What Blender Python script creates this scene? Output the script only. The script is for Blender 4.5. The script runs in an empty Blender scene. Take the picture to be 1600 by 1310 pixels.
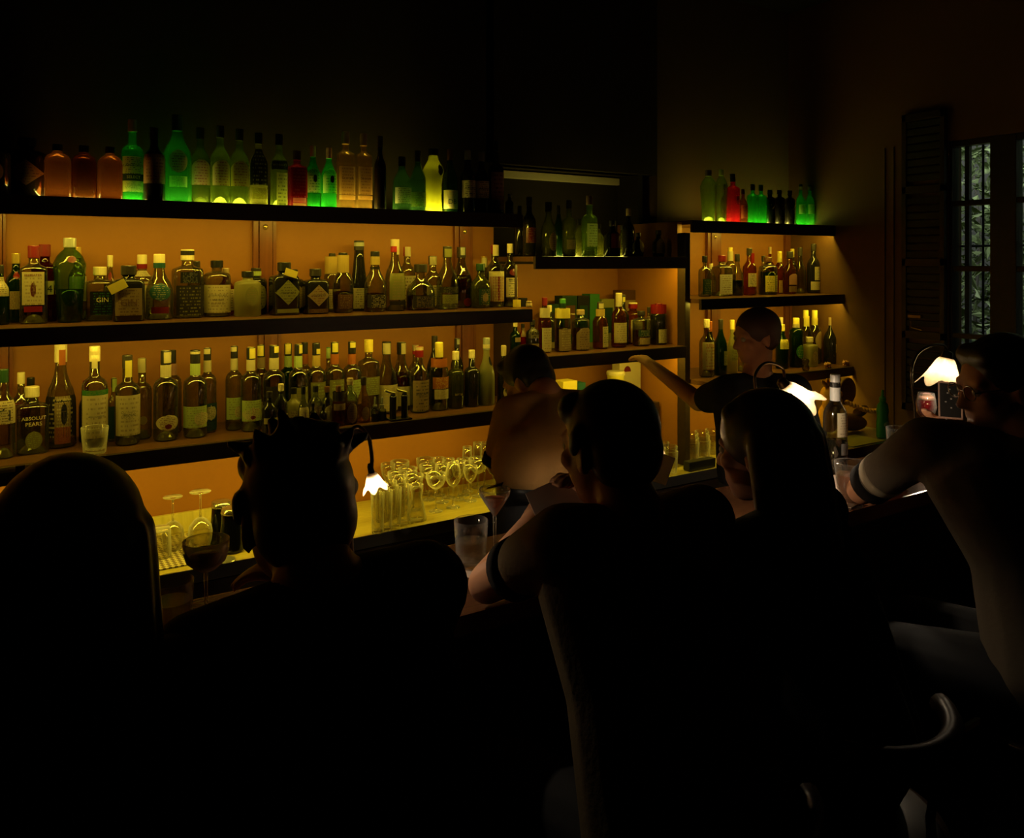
import bpy, bmesh, math, random
from mathutils import Vector, Matrix
random.seed(7)
C = bpy.context.scene.collection
PI = math.pi
# ---------------------------------------------------------------- camera frame
H, F, HZ = 1.78, 1260.0, 410.0
YAW = math.radians(32.47)
SY, CY = math.sin(YAW), math.cos(YAW)
def dist(px, Y):
    a = math.atan((px - 800) / F)
    return Y * math.cos(a) / math.cos(a + YAW)
def at(px, py, Y):                                   # point of the vertical plane Y that shows at (px, py)
    d = dist(px, Y); r = (px - 800) / F * d
    return Vector((SY * d + CY * r, Y, H - (py - HZ) * d / F))
def pd(px, py, d):                                   # point at depth d
    r = (px - 800) / F * d
    return Vector((SY * d + CY * r, CY * d - SY * r, H - (py - HZ) * d / F))
def onz(px, py, Z):                                  # point of the horizontal plane Z
    return pd(px, py, (H - Z) * F / (py - HZ))
def onx(px, py, X):                                  # point of the plane X
    a = math.atan((px - 800) / F) + YAW
    p = at(px, py, X / math.tan(a)); return p

# ---------------------------------------------------------------- materials
MATS = {}
def node_mat(name):
    m = bpy.data.materials.new(name); m.use_nodes = True
    nt = m.node_tree; nt.nodes.clear()
    out = nt.nodes.new('ShaderNodeOutputMaterial')
    return m, nt, out
def N(nt, t, **kw):
    n = nt.nodes.new(t)
    for k, v in kw.items():
        if k in n.inputs: n.inputs[k].default_value = v
        else: setattr(n, k, v)
    return n
def c4(c): return (c[0], c[1], c[2], 1.0)
def srgb(r, g, b):
    f = lambda v: (v / 255 / 12.92) if v <= 10 else ((v / 255 + .055) / 1.055) ** 2.4
    return (f(r), f(g), f(b))
def plain(name, col, rough=.5, metal=0.0, noise=0.0, scale=30.0, bump=0.0, spec=.5):
    if name in MATS: return MATS[name]
    m, nt, out = node_mat(name)
    b = N(nt, 'ShaderNodeBsdfPrincipled', Roughness=rough, Metallic=metal)
    b.inputs['Specular IOR Level'].default_value = spec
    b.inputs['Base Color'].default_value = c4(col)
    if noise or bump:
        tc = N(nt, 'ShaderNodeTexCoord'); nz = N(nt, 'ShaderNodeTexNoise', Scale=scale, Detail=4.0)
        nt.links.new(tc.outputs['Object'], nz.inputs['Vector'])
        if noise:
            mx = N(nt, 'ShaderNodeMixRGB'); mx.inputs[1].default_value = c4([v * (1 - noise) for v in col]); mx.inputs[2].default_value = c4([min(1, v * (1 + noise)) for v in col])
            nt.links.new(nz.outputs['Fac'], mx.inputs[0]); nt.links.new(mx.outputs[0], b.inputs['Base Color'])
        if bump:
            bp = N(nt, 'ShaderNodeBump', Strength=bump, Distance=.01)
            nt.links.new(nz.outputs['Fac'], bp.inputs['Height']); nt.links.new(bp.outputs[0], b.inputs['Normal'])
    nt.links.new(b.outputs[0], out.inputs[0]); MATS[name] = m
    return m
def wood(name, c1, c2, rough=.4, stretch=(1.2, 14, 14), scale=3.0, spec=.5):
    if name in MATS: return MATS[name]
    m, nt, out = node_mat(name)
    tc = N(nt, 'ShaderNodeTexCoord'); mp = N(nt, 'ShaderNodeMapping'); mp.inputs['Scale'].default_value = stretch
    nz = N(nt, 'ShaderNodeTexNoise', Scale=scale, Detail=6.0, Distortion=1.2)
    mx = N(nt, 'ShaderNodeMixRGB'); mx.inputs[1].default_value = c4(c1); mx.inputs[2].default_value = c4(c2)
    b = N(nt, 'ShaderNodeBsdfPrincipled', Roughness=rough); b.inputs['Specular IOR Level'].default_value = spec
    L = nt.links.new
    L(tc.outputs['Object'], mp.inputs['Vector']); L(mp.outputs[0], nz.inputs['Vector'])
    L(nz.outputs['Fac'], mx.inputs[0]); L(mx.outputs[0], b.inputs['Base Color']); L(b.outputs[0], out.inputs[0])
    MATS[name] = m; return m
def glassy(name, tint, edge=None, transl=0.0, tcol=None, gloss=.04, rough=.03, bump=0.0, bscale=60.0, power=.35, rim=0.0):
    """glass as a tinted see-through skin with a Fresnel sheen, deeper tint where the wall is seen edge-on"""
    if name in MATS: return MATS[name]
    m, nt, out = node_mat(name); L = nt.links.new
    edge = edge or [v * v * .35 for v in tint]
    lw = N(nt, 'ShaderNodeLayerWeight', Blend=power)
    mx = N(nt, 'ShaderNodeMixRGB'); mx.inputs[1].default_value = c4(tint); mx.inputs[2].default_value = c4(edge)
    L(lw.outputs['Facing'], mx.inputs[0])
    tr = N(nt, 'ShaderNodeBsdfTransparent'); L(mx.outputs[0], tr.inputs[0])
    base = tr
    if transl:
        tl = N(nt, 'ShaderNodeBsdfTranslucent'); tl.inputs[0].default_value = c4(tcol or tint)
        df = N(nt, 'ShaderNodeBsdfDiffuse'); df.inputs[0].default_value = c4(tcol or tint)
        m1 = N(nt, 'ShaderNodeMixShader'); m1.inputs[0].default_value = .3; L(tl.outputs[0], m1.inputs[1]); L(df.outputs[0], m1.inputs[2])
        m2 = N(nt, 'ShaderNodeMixShader'); m2.inputs[0].default_value = transl; L(tr.outputs[0], m2.inputs[1]); L(m1.outputs[0], m2.inputs[2])
        base = m2
    if rim:                                           # pale edge scatter put in to imitate the bright outlines of refracted light
        rl = N(nt, 'ShaderNodeLayerWeight', Blend=.5); rp = N(nt, 'ShaderNodeMath', operation='POWER'); rp.inputs[1].default_value = 1.9; L(rl.outputs['Facing'], rp.inputs[0])
        rm = N(nt, 'ShaderNodeMath', operation='MULTIPLY', use_clamp=True); rm.inputs[1].default_value = rim; L(rp.outputs[0], rm.inputs[0])
        t2 = N(nt, 'ShaderNodeBsdfTranslucent'); t2.inputs[0].default_value = (.95, .95, .92, 1); d2 = N(nt, 'ShaderNodeBsdfDiffuse'); d2.inputs[0].default_value = (.95, .95, .92, 1)
        m5 = N(nt, 'ShaderNodeMixShader'); m5.inputs[0].default_value = .5; L(t2.outputs[0], m5.inputs[1]); L(d2.outputs[0], m5.inputs[2])
        m6 = N(nt, 'ShaderNodeMixShader'); L(rm.outputs[0], m6.inputs[0]); L(base.outputs[0], m6.inputs[1]); L(m5.outputs[0], m6.inputs[2]); base = m6
    gl = N(nt, 'ShaderNodeBsdfGlossy', Roughness=rough)
    fr = N(nt, 'ShaderNodeLayerWeight', Blend=.5); pw = N(nt, 'ShaderNodeMath', operation='POWER'); pw.inputs[1].default_value = 4.0; L(fr.outputs['Facing'], pw.inputs[0])
    ad = N(nt, 'ShaderNodeMath', operation='MULTIPLY_ADD', use_clamp=True); ad.inputs[1].default_value = .8; ad.inputs[2].default_value = gloss; L(pw.outputs[0], ad.inputs[0])
    ms = N(nt, 'ShaderNodeMixShader'); L(ad.outputs[0], ms.inputs[0]); L(base.outputs[0], ms.inputs[1]); L(gl.outputs[0], ms.inputs[2])
    if bump:
        tc = N(nt, 'ShaderNodeTexCoord'); nz = N(nt, 'ShaderNodeTexNoise', Scale=bscale, Detail=3.0)
        bp = N(nt, 'ShaderNodeBump', Strength=bump, Distance=.01)
        L(tc.outputs['Object'], nz.inputs['Vector']); L(nz.outputs['Fac'], bp.inputs['Height'])
        L(bp.outputs[0], gl.inputs['Normal']); L(bp.outputs[0], fr.inputs['Normal']); L(bp.outputs[0], lw.inputs['Normal'])
    L(ms.outputs[0], out.inputs[0]); MATS[name] = m
    return m
def emit(name, col, s):
    if name in MATS: return MATS[name]
    m, nt, out = node_mat(name); e = N(nt, 'ShaderNodeEmission', Strength=s); e.inputs[0].default_value = c4(col)
    nt.links.new(e.outputs[0], out.inputs[0]); MATS[name] = m; return m

COL = {'cream': (.70, .60, .38), 'white': (.8, .77, .7), 'tan': (.38, .27, .15), 'brown': (.12, .05, .02), 'black': (.012, .012, .012),
       'dark': (.03, .025, .02), 'red': (.30, .015, .02), 'dred': (.16, .012, .018), 'green': (.05, .22, .05), 'dgreen': (.015, .05, .02), 'olive': (.28, .27, .08),
       'gold': (.6, .42, .12), 'orange': (.5, .15, .03), 'yellow': (.85, .72, .14), 'lime': (.5, .62, .22), 'blue': (.02, .06, .12),
       'pink': (.5, .25, .22), 'silver': (.55, .55, .52), 'grey': (.25, .25, .24), 'amber': (.45, .15, .03), 'teal': (.03, .12, .12)}
def paper(base, ink):
    """printed label: bars of small print over a flat paper colour, lit through a little like paper"""
    key = 'label_' + base + '_' + ink
    if key in MATS: return MATS[key]
    m, nt, out = node_mat(key); L = nt.links.new
    b, i = COL[base], COL[ink]
    df = N(nt, 'ShaderNodeBsdfDiffuse'); tl = N(nt, 'ShaderNodeBsdfTranslucent')
    ms = N(nt, 'ShaderNodeMixShader'); ms.inputs[0].default_value = .42
    if base == ink:
        df.inputs[0].default_value = c4(b); tl.inputs[0].default_value = c4(b)
    else:
        uv = N(nt, 'ShaderNodeUVMap'); sp = N(nt, 'ShaderNodeSeparateXYZ'); L(uv.outputs[0], sp.inputs[0])
        mul = N(nt, 'ShaderNodeMath', operation='MULTIPLY'); mul.inputs[1].default_value = 9.0; L(sp.outputs[1], mul.inputs[0])
        fr = N(nt, 'ShaderNodeMath', operation='FRACT'); L(mul.outputs[0], fr.inputs[0])
        bar = N(nt, 'ShaderNodeMath', operation='LESS_THAN'); bar.inputs[1].default_value = .42; L(fr.outputs[0], bar.inputs[0])
        fl = N(nt, 'ShaderNodeMath', operation='FLOOR'); L(mul.outputs[0], fl.inputs[0])
        oi = N(nt, 'ShaderNodeObjectInfo')
        cb = N(nt, 'ShaderNodeCombineXYZ'); m3 = N(nt, 'ShaderNodeMath', operation='MULTIPLY'); m3.inputs[1].default_value = 11.0
        r9 = N(nt, 'ShaderNodeMath', operation='MULTIPLY'); r9.inputs[1].default_value = 50.0; L(oi.outputs['Random'], r9.inputs[0])
        L(sp.outputs[0], m3.inputs[0]); L(m3.outputs[0], cb.inputs[0]); L(fl.outputs[0], cb.inputs[1]); L(r9.outputs[0], cb.inputs[2])
        nz = N(nt, 'ShaderNodeTexNoise', Scale=1.7, Detail=1.0); L(cb.outputs[0], nz.inputs['Vector'])
        gt = N(nt, 'ShaderNodeMath', operation='GREATER_THAN'); gt.inputs[1].default_value = .5; L(nz.outputs['Fac'], gt.inputs[0])
        # margins stay blank
        ab = N(nt, 'ShaderNodeMath', operation='SUBTRACT'); ab.inputs[1].default_value = .5; L(sp.outputs[0], ab.inputs[0])
        a2 = N(nt, 'ShaderNodeMath', operation='ABSOLUTE'); L(ab.outputs[0], a2.inputs[0])
        lt = N(nt, 'ShaderNodeMath', operation='LESS_THAN'); lt.inputs[1].default_value = .38; L(a2.outputs[0], lt.inputs[0])
        f1 = N(nt, 'ShaderNodeMath', operation='MULTIPLY'); L(bar.outputs[0], f1.inputs[0]); L(gt.outputs[0], f1.inputs[1])
        f2 = N(nt, 'ShaderNodeMath', operation='MULTIPLY'); L(f1.outputs[0], f2.inputs[0]); L(lt.outputs[0], f2.inputs[1])
        f3 = N(nt, 'ShaderNodeMath', operation='MULTIPLY'); L(f2.outputs[0], f3.inputs[0]); f3.inputs[1].default_value = .75
        mx = N(nt, 'ShaderNodeMixRGB'); mx.inputs[1].default_value = c4(b); mx.inputs[2].default_value = c4(i); L(f3.outputs[0], mx.inputs[0])
        L(mx.outputs[0], df.inputs[0]); L(mx.outputs[0], tl.inputs[0])
    L(df.outputs[0], ms.inputs[1]); L(tl.outputs[0], ms.inputs[2])
    gl = N(nt, 'ShaderNodeBsdfGlossy', Roughness=.35); m2 = N(nt, 'ShaderNodeMixShader'); m2.inputs[0].default_value = .04
    L(ms.outputs[0], m2.inputs[1]); L(gl.outputs[0], m2.inputs[2]); L(m2.outputs[0], out.inputs[0])
    MATS[key] = m; return m
def capmat(c):
    if c in ('gold', 'silver'): return plain('cap_' + c, COL[c], .3, .6)
    return plain('cap_' + c, COL[c], .35)
GL = {
 'clear': lambda: glassy('clear_glass', (.74, .76, .56), (.06, .06, .025), gloss=.08, rough=.07, power=.4, rim=.10),
 'gclear': lambda: glassy('lit_clear_glass', (.66, .80, .36), (.2, .3, .06), transl=.07, tcol=(.6, .85, .12), gloss=.05),
 'green': lambda: glassy('green_glass', (.12, .62, .2), (.01, .14, .03), transl=.10, tcol=(.05, .62, .06), gloss=.03),
 'bgreen': lambda: glassy('bright_green_glass', (.06, .55, .14), (.01, .2, .04), transl=.17, tcol=(.04, .7, .06), gloss=.03),
 'lgreen': lambda: glassy('light_green_glass', (.5, .74, .4), (.05, .2, .06), transl=.05, tcol=(.3, .6, .2), gloss=.03),
 'olive': lambda: glassy('olive_glass', (.34, .34, .08), (.07, .07, .01), transl=.22, tcol=(.3, .3, .05), gloss=.04),
 'amber': lambda: glassy('amber_glass', (.62, .26, .06), (.1, .03, .005), transl=.08, tcol=(.6, .2, .03), gloss=.03),
 'brown': lambda: glassy('brown_glass', (.42, .14, .04), (.06, .015, .004), transl=.07, tcol=(.5, .14, .03), gloss=.03),
 'honey': lambda: glassy('honey_glass', (.80, .55, .22), (.2, .1, .02), transl=.08, tcol=(.8, .5, .12), gloss=.05),
 'red': lambda: glassy('red_glass', (.6, .05, .06), (.2, .01, .015), transl=.2, tcol=(.8, .03, .05), gloss=.03),
 'dred': lambda: glassy('dark_red_glass', (.2, .02, .02), (.04, .004, .004), transl=.2, tcol=(.2, .012, .02), gloss=.03),
 'dark': lambda: plain('dark_glass', (.012, .011, .009), .08),
 'dgreen': lambda: glassy('dark_green_glass', (.06, .16, .05), (.008, .03, .008), transl=.2, tcol=(.04, .12, .03), gloss=.03),
 'frost': lambda: glassy('frosted_glass', (.5, .48, .24), (.3, .28, .12), transl=.6, tcol=(.62, .58, .26), gloss=.02, rough=.3),
 'glow': lambda: glassy('lemon_glass', (.6, .62, .08), (.4, .42, .04), transl=.42, tcol=(.85, .85, .05), gloss=.03, bump=.6, bscale=70),
 'midori': lambda: glassy('green_liquid_glass', (.05, .3, .06), (.01, .08, .015), transl=.4, tcol=(.02, .26, .04), gloss=.03),
}
# ---------------------------------------------------------------- mesh helpers
def link(name, me, mat=None, parent=None, loc=None):
    o = bpy.data.objects.new(name, me); C.objects.link(o)
    if mat is not None and me is not None: me.materials.append(mat)
    if parent is not None: o.parent = parent
    if loc is not None: o.location = loc
    return o
def obj(name, bm, mat, parent=None, loc=None, smooth=False):
    me = bpy.data.meshes.new(name)
    bmesh.ops.recalc_face_normals(bm, faces=bm.faces[:])
    bm.to_mesh(me); bm.free()
    if smooth:
        for p in me.polygons: p.use_smooth = True
    return link(name, me, mat, parent, loc)
def tag(o, label, cat, group=None):
    o['label'] = label; o['category'] = cat
    if group: o['group'] = group
    return o
def thing(name, label, cat, loc=(0, 0, 0), rz=0, group=None):
    o = link(name, None); o.location = loc; o.rotation_euler = (0, 0, rz); o.empty_display_size = .05
    return tag(o, label, cat, group)
def struct(name, bm, mat, parent=None, smooth=False):
    o = obj(name, bm, mat, parent, smooth=smooth)
    if parent is None: o['kind'] = 'structure'
    return o
def box(bm, lo, hi, bev=0.0):
    lo, hi = Vector(lo), Vector(hi)
    r = bmesh.ops.create_cube(bm, size=1.0)
    vs = r['verts']
    for v in vs: v.co = Vector((lo[i] + (v.co[i] + .5) * (hi[i] - lo[i]) for i in range(3)))
    if bev:
        es = list({e for v in vs for e in v.link_edges})
        bmesh.ops.bevel(bm, geom=es, offset=bev, segments=2, affect='EDGES', profile=.7)
    return bm
def nb(): return bmesh.new()
def bx(lo, hi, bev=0.0): return box(nb(), lo, hi, bev)
def se(th, n):                                        # superellipse radius
    if n == 2: return 1.0
    return (abs(math.cos(th)) ** n + abs(math.sin(th)) ** n) ** (-1.0 / n)
def lathe(bm, prof, seg=24, n=2, dep=1.0, off=(0, 0, 0), caps=(True, True), nfun=None):
    rings = []
    for r, z in prof:
        ring = []
        for k in range(seg):
            th = 2 * PI * (k + .5) / seg
            nn = nfun(r, z) if nfun else n
            q = r * se(th, nn)
            ring.append(bm.verts.new((off[0] + q * math.cos(th), off[1] + dep * q * math.sin(th), off[2] + z)))
        rings.append(ring)
    for a, b in zip(rings, rings[1:]):
        for k in range(seg): bm.faces.new((a[k], a[(k + 1) % seg], b[(k + 1) % seg], b[k]))
    if caps[0]: bm.faces.new(rings[0][::-1])
    if caps[1]: bm.faces.new(rings[-1])
    return bm
def tube(bm, pts, r, seg=10, taper=None):
    pts = [Vector(p) for p in pts]; rings = []
    up = Vector((.13, .31, .94)).normalized()
    for i, p in enumerate(pts):
        t = (pts[min(i + 1, len(pts) - 1)] - pts[max(i - 1, 0)]).normalized()
        a = t.cross(up)
        if a.length < 1e-3: a = t.cross(Vector((1, 0, 0)))
        a.normalize(); b = t.cross(a)
        rr = r if taper is None else r * taper[i]
        rings.append([bm.verts.new(p + rr * (math.cos(2 * PI * k / seg) * a + math.sin(2 * PI * k / seg) * b)) for k in range(seg)])
    for a, b in zip(rings, rings[1:]):
        for k in range(seg): bm.faces.new((a[k], a[(k + 1) % seg], b[(k + 1) % seg], b[k]))
    bm.faces.new(rings[0][::-1]); bm.faces.new(rings[-1])
    return bm
def text_mesh(s, fit_w):
    cu = bpy.data.curves.new('lettering', 'FONT'); cu.body = s; cu.size = 1.0; cu.align_x = 'CENTER'; cu.align_y = 'CENTER'; cu.resolution_u = 2
    t = bpy.data.objects.new('lettering', cu); C.objects.link(t)
    dg = bpy.context.evaluated_depsgraph_get()
    me = bpy.data.meshes.new_from_object(t.evaluated_get(dg))
    bpy.data.objects.remove(t); bpy.data.curves.remove(cu)
    if not me.vertices: return None
    xs = [v.co.x for v in me.vertices]; ys = [v.co.y for v in me.vertices]
    k = fit_w / max(1e-6, max(xs) - min(xs)); cx = (max(xs) + min(xs)) / 2; cy = (max(ys) + min(ys)) / 2
    for v in me.vertices: v.co = Vector(((v.co.x - cx) * k, (v.co.y - cy) * k, 0))
    return me
def copy_tree(o, parent=None):
    c = o.copy(); C.objects.link(c)
    if parent: c.parent = parent
    for ch in list(o.children): copy_tree(ch, c)
    return c
# ================================================================ the room
XE, XN, XR = 1.945, 2.897, 4.072           # end of the long shelves, right side of the niche, right wall
YW, YNB, YLOW = 3.25, 3.46, 3.25          # shelf wall, niche back, panel under the lowest shelf
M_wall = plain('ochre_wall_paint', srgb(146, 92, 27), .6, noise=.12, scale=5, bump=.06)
M_dim = plain('dark_wall_paint', (.02, .015, .011), .85, spec=.15)
M_dwood = wood('dark_shelf_wood', (.022, .012, .007), (.05, .027, .014), .38)
M_plank = wood('shelf_top_wood', (.085, .036, .014), (.15, .065, .028), .28)
M_post = wood('red_brown_wood', (.10, .028, .011), (.24, .075, .028), .35, (14, 14, 1.2))
M_barwood = wood('bar_top_wood', (.07, .026, .012), (.15, .06, .026), .2)
M_black = plain('black_board', (.01, .009, .008), .6)
ZC = 3.3
struct('floor', bx((-1.4, -1.4, -.1), (XR + .2, 4.0, 0)), wood('floor_boards', (.02, .012, .008), (.035, .02, .012), .6))
struct('ceiling', bx((-1.4, -1.4, ZC), (XR + .2, 4.0, ZC + .1)), M_dim)
b = nb(); box(b, (-1.4, YW, 0), (XE + .02, YW + .12, 1.985)); box(b, (XN, YW, 0), (XR + .12, YW + .12, 1.985))
box(b, (XE - .02, YNB, 0), (XN + .1, YNB + .1, 1.77)); box(b, (XE - .02, YW + .04, 0), (XE + .022, YNB, 1.77)); box(b, (XN - .002, 2.992, .762), (XN + .029, YNB, 1.985))
struct('wall_back', b, M_wall)
M_up = plain('upper_wall_shade', (.022, .015, .008), .8, spec=.2); M_up2 = plain('upper_wall_lit', (.12, .075, .03), .8, spec=.2)  # gloom above the shelves is put into the colour, lighter copy window-side
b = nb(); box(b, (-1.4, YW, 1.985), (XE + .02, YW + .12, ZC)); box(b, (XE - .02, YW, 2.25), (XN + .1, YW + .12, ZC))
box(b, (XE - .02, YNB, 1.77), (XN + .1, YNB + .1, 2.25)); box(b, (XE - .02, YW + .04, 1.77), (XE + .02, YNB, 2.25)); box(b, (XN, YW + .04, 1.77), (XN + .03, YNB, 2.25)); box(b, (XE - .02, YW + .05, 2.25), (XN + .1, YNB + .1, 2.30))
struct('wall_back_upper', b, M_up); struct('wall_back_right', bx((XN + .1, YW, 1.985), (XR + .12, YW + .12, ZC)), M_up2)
struct('wall_left', bx((-1.5, -1.4, 0), (-1.4, 4.0, ZC)), M_dim)
struct('wall_front', bx((-1.5, -1.5, 0), (XR + .2, -1.4, ZC)), M_dim)
# right wall with the window opening
WY0, WY1, WZ0, WZ1 = 1.05, 2.266, 1.02, 2.395
M_rwall = plain('brown_side_wall', srgb(98, 66, 30), .6, noise=.08, scale=4)
b = nb(); box(b, (XR, WY1, 0), (XR + .12, YW + .1, ZC)); box(b, (XR, -1.4, 0), (XR + .12, WY0, ZC))
box(b, (XR, WY0, 0), (XR + .12, WY1, WZ0)); box(b, (XR, WY0, WZ1), (XR + .12, WY1, ZC))
struct('wall_right', b, M_rwall)
for i, px in enumerate((1382, 1396)):
    p = onx(px, 400, XR)
    struct('trim_%d' % (i + 1), bx((XR - .008, p.y - .006, .78), (XR - .001, p.y + .006, 2.40)), M_rwall)
p = at(1262, 200, YW)
struct('trim_3', bx((p.x - .012, YW - .03, 1.998), (p.x + .012, YW - .001, 2.9), .004), plain('pale_pipe_paint', (.32, .25, .16), .4))
struct('trim_4', bx((XE + .02, YNB - .022, 2.205), (XN - .005, YNB - .001, 2.243), .004), plain('pale_light_line', (.6, .52, .34), .5))  # pale board stands in for a bright line of light along the recess top
# window: frame, muntins, panes, outside bars
M_frame = wood('window_frame_wood', (.018, .009, .006), (.035, .018, .012), .4, (14, 14, 1.2))
w1 = nb()
def fy(px): return onx(px, 400, XR).y
for y0, y1 in ((fy(1586), fy(1545)), (WY0, WY0 + .05), (1.50, 1.61), (fy(1486), WY1)): box(w1, (XR + .01, y0, WZ0), (XR + .075, y1, WZ1), .004)
for z, t in ((2.078, .027), (1.748, .027), (1.409, .024), (WZ1 - .015, .03), (WZ0 + .02, .04)): box(w1, (XR + .015, WY0, z - t / 2), (XR + .07, WY1, z + t / 2), .003)
win = struct('window_1', w1, M_frame)
obj('glass_pane', bx((XR + .036, WY0, WZ0), (XR + .040, WY1, WZ1)), glassy('window_glass', (.9, .92, .92), (.6, .64, .64), gloss=.0), win)
b = nb()
for px in (1495, 1517, 1560, 1600, 1650): 
    y = fy(px); tube(b, [(XR + .115, y, WZ0 - .02), (XR + .115, y, WZ1 + .02)], .006)
tube(b, [(XR + .115, WY0, 1.863), (XR + .115, WY1, 1.863)], .006)
obj('iron_bar_grille', b, plain('black_iron', (.01, .01, .012), .5), win)
b = nb(); box(b, (XR + .085, fy(1500), WZ0), (XR + .11, fy(1493), WZ1)); obj('bar_edge', b, plain('grey_blue_paint', (.22, .25, .28), .5), win)
struct('window_sill', bx((XR - .06, WY0 - .03, WZ0 - .03), (XR + .1, WY1 + .03, WZ0), .005), M_frame)
# dark louvred shutter folded back beside the window
sh = thing('window_shutter', 'dark folded wooden shutter on the side wall left of the barred window', 'shutter', (XR - .018, 2.385, 1.0))
b = nb(); box(b, (-.015, -.115, 0), (.015, -.09, 1.56), .003); box(b, (-.015, .09, 0), (.015, .115, 1.56), .003)
for z in (0, .38, .76, 1.14, 1.52): box(b, (-.015, -.115, z), (.015, .115, z + .04), .003)
obj('shutter_frame', b, M_frame, sh)
b = nb()
for k in range(38): 
    z = .045 + k * .04
    if min(abs(z - q) for q in (0, .38, .76, 1.14, 1.52)) < .03: continue
    box(b, (-.008, -.09, z), (.004, .09, z + .03))
obj('louvre_panel', b, M_black, sh)
b = nb(); box(b, (-.03, .0, .49), (-.015, .07, .505), .003); tube(b, [(-.022, .06, .47), (-.03, .05, .44), (-.022, .0, .43)], .004)
obj('brass_latch', b, plain('aged_brass', (.4, .28, .1), .3, .9), sh)
# garden behind the window
M_leaf = plain('leaf_green', (.20, .26, .11), .6, noise=.5, scale=3); M_twig = plain('grey_bark', (.22, .2, .17), .8)
def shrub(label, y0, y1, z0, z1, x0, x1, nl, ns, seed):
    rnd = random.Random(seed)
    t = thing('garden_shrub', label, 'shrub', ((x0 + x1) / 2, (y0 + y1) / 2, z0), group='shrubs outside the window')
    o = Vector(t.location); bl = nb(); bs = nb()
    for k in range(nl):
        p = Vector((rnd.uniform(x0, x1), rnd.uniform(y0, y1), rnd.uniform(z0, z1))) - o
        d = Vector((rnd.gauss(0, 1), rnd.gauss(0, 1), rnd.gauss(0, 1))).normalized(); s = d.cross(Vector((rnd.gauss(0, 1), rnd.gauss(0, 1), 1))).normalized()
        l, w = rnd.uniform(.05, .14), rnd.uniform(.015, .05); n = d.cross(s) * .012
        a = [p - d * l / 2, p + s * w / 2 + n, p + d * l / 2, p - s * w / 2 + n]
        bl.faces.new([bl.verts.new(v) for v in a])
    for k in range(ns):
        p = Vector((rnd.uniform(x0, x1), rnd.uniform(y0, y1), z0)) - o; pts = [p]
        for j in range(6): pts.append(pts[-1] + Vector((rnd.gauss(0, .08), rnd.gauss(0, .07), (z1 - z0) / 6)))
        tube(bs, pts, .02, 6, [1, .9, .75, .6, .5, .35, .2])
    obj('branch', bs, M_twig, t); f = obj('foliage', bl, M_leaf, t)
shrub('leafy shrub outside the window nearest the shelves', 2.45, 3.5, -.098, 3.0, 5.1, 5.9, 5200, 12, 1)
shrub('bare twiggy shrub outside the window, right of the leafy one', 1.2, 2.4, -.098, 3.2, 5.2, 6.0, 4200, 14, 2)
struct('wall_garden', bx((6.9, -.5, -.1), (7.0, 6.5, 4.2)), plain('grey_garden_wall', (.12, .12, .11), .9, noise=.5, scale=2.5))
struct('ground_garden', bx((XR + .2, -.5, -.2), (7.0, 6.5, -.1)), plain('garden_soil', (.06, .05, .04), .9))

# ================================================================ shelves
M_led = emit('amber_led', (1, .74, .10), 12.0)
LEDC = (1.0, .74, .05)
def strip_light(name, x0, x1, y, z, power, tilt=20, wid=.02, up=False, spread=180, col=LEDC):
    la = bpy.data.lights.new(name, 'AREA'); la.shape = 'RECTANGLE'; la.size = x1 - x0; la.size_y = wid; la.energy = power; la.color = col
    la.spread = math.radians(spread)
    o = bpy.data.objects.new(name, la); C.objects.link(o); o.location = ((x0 + x1) / 2, y, z)
    o.rotation_euler = (math.radians(180 - tilt) if up else math.radians(tilt), 0, 0)
    return o
def shelf(label, x0, x1, yf, yb, zb, zt, power, light=True, tilt=22):
    t = thing('wall_shelf', label, 'shelf', ((x0 + x1) / 2, yb, zt), group='wall shelves')
    cx, cz = (x0 + x1) / 2, zt
    hx = (x1 - x0) / 2
    obj('plank', bx((-hx, yf + .018 - yb, -.022), (hx, -.002, 0), .002), M_plank, t)
    obj('front_board', bx((-hx, yf - yb, zb - zt), (hx, yf + .018 - yb, 0), .003), M_dwood, t)
    if light:
        obj('led_strip', bx((-hx + .02, yf + .020 - yb, -.028), (hx - .02, yf + .030 - yb, -.0225)), M_led, t)
        strip_light('shelf_light', x0 + .02, x1 - .02, yf + .030, zt - .030, power, tilt)
    return t
ZT, ZM, ZL = 1.9886, 1.578, 1.160
X0 = -.9
PW = 4.8
shelf('long dark wooden shelf at the top, carrying the green-lit bottles', X0, XE - .03, 2.92, YW, 1.9286, ZT, PW * 1.5)
shelf('long dark wooden shelf in the middle of the three on the left', X0, XE, 2.89, YW, 1.522, ZM, PW * .92)
shelf('long deep dark wooden shelf lowest of the three, above the lit worktop', X0, XE, 2.88, YW, 1.102, ZL, PW * 1.6, tilt=22)
ZNU, ZNL = 1.8055, 1.3625
shelf('short dark shelf in the recess, upper one with the unlit bottles', XE + .035, XN - .007, 2.92, YNB, 1.7496, ZNU, PW * .60)
shelf('short brown shelf in the recess, lower one with whisky boxes', XE + .035, XN - .007, 2.92, YNB, 1.3047, ZNL, PW * .55)
ZRT, ZRM, ZRL = 1.9917, 1.5975, 1.192
shelf('short top shelf near the window, with the red and green glowing bottles', XN + .033, XR - .004, 2.92, YW, 1.930, ZRT, PW * .65)
shelf('short middle shelf near the window, below the glowing bottles', XN + .033, XR - .004, 2.86, YW, 1.5433, ZRM, PW * .5)
shelf('short lowest shelf near the window, with two tiny pig figures on its end', XN + .033, XR - .004, 2.80, YW, 1.141, ZRL, PW * .6)
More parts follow.
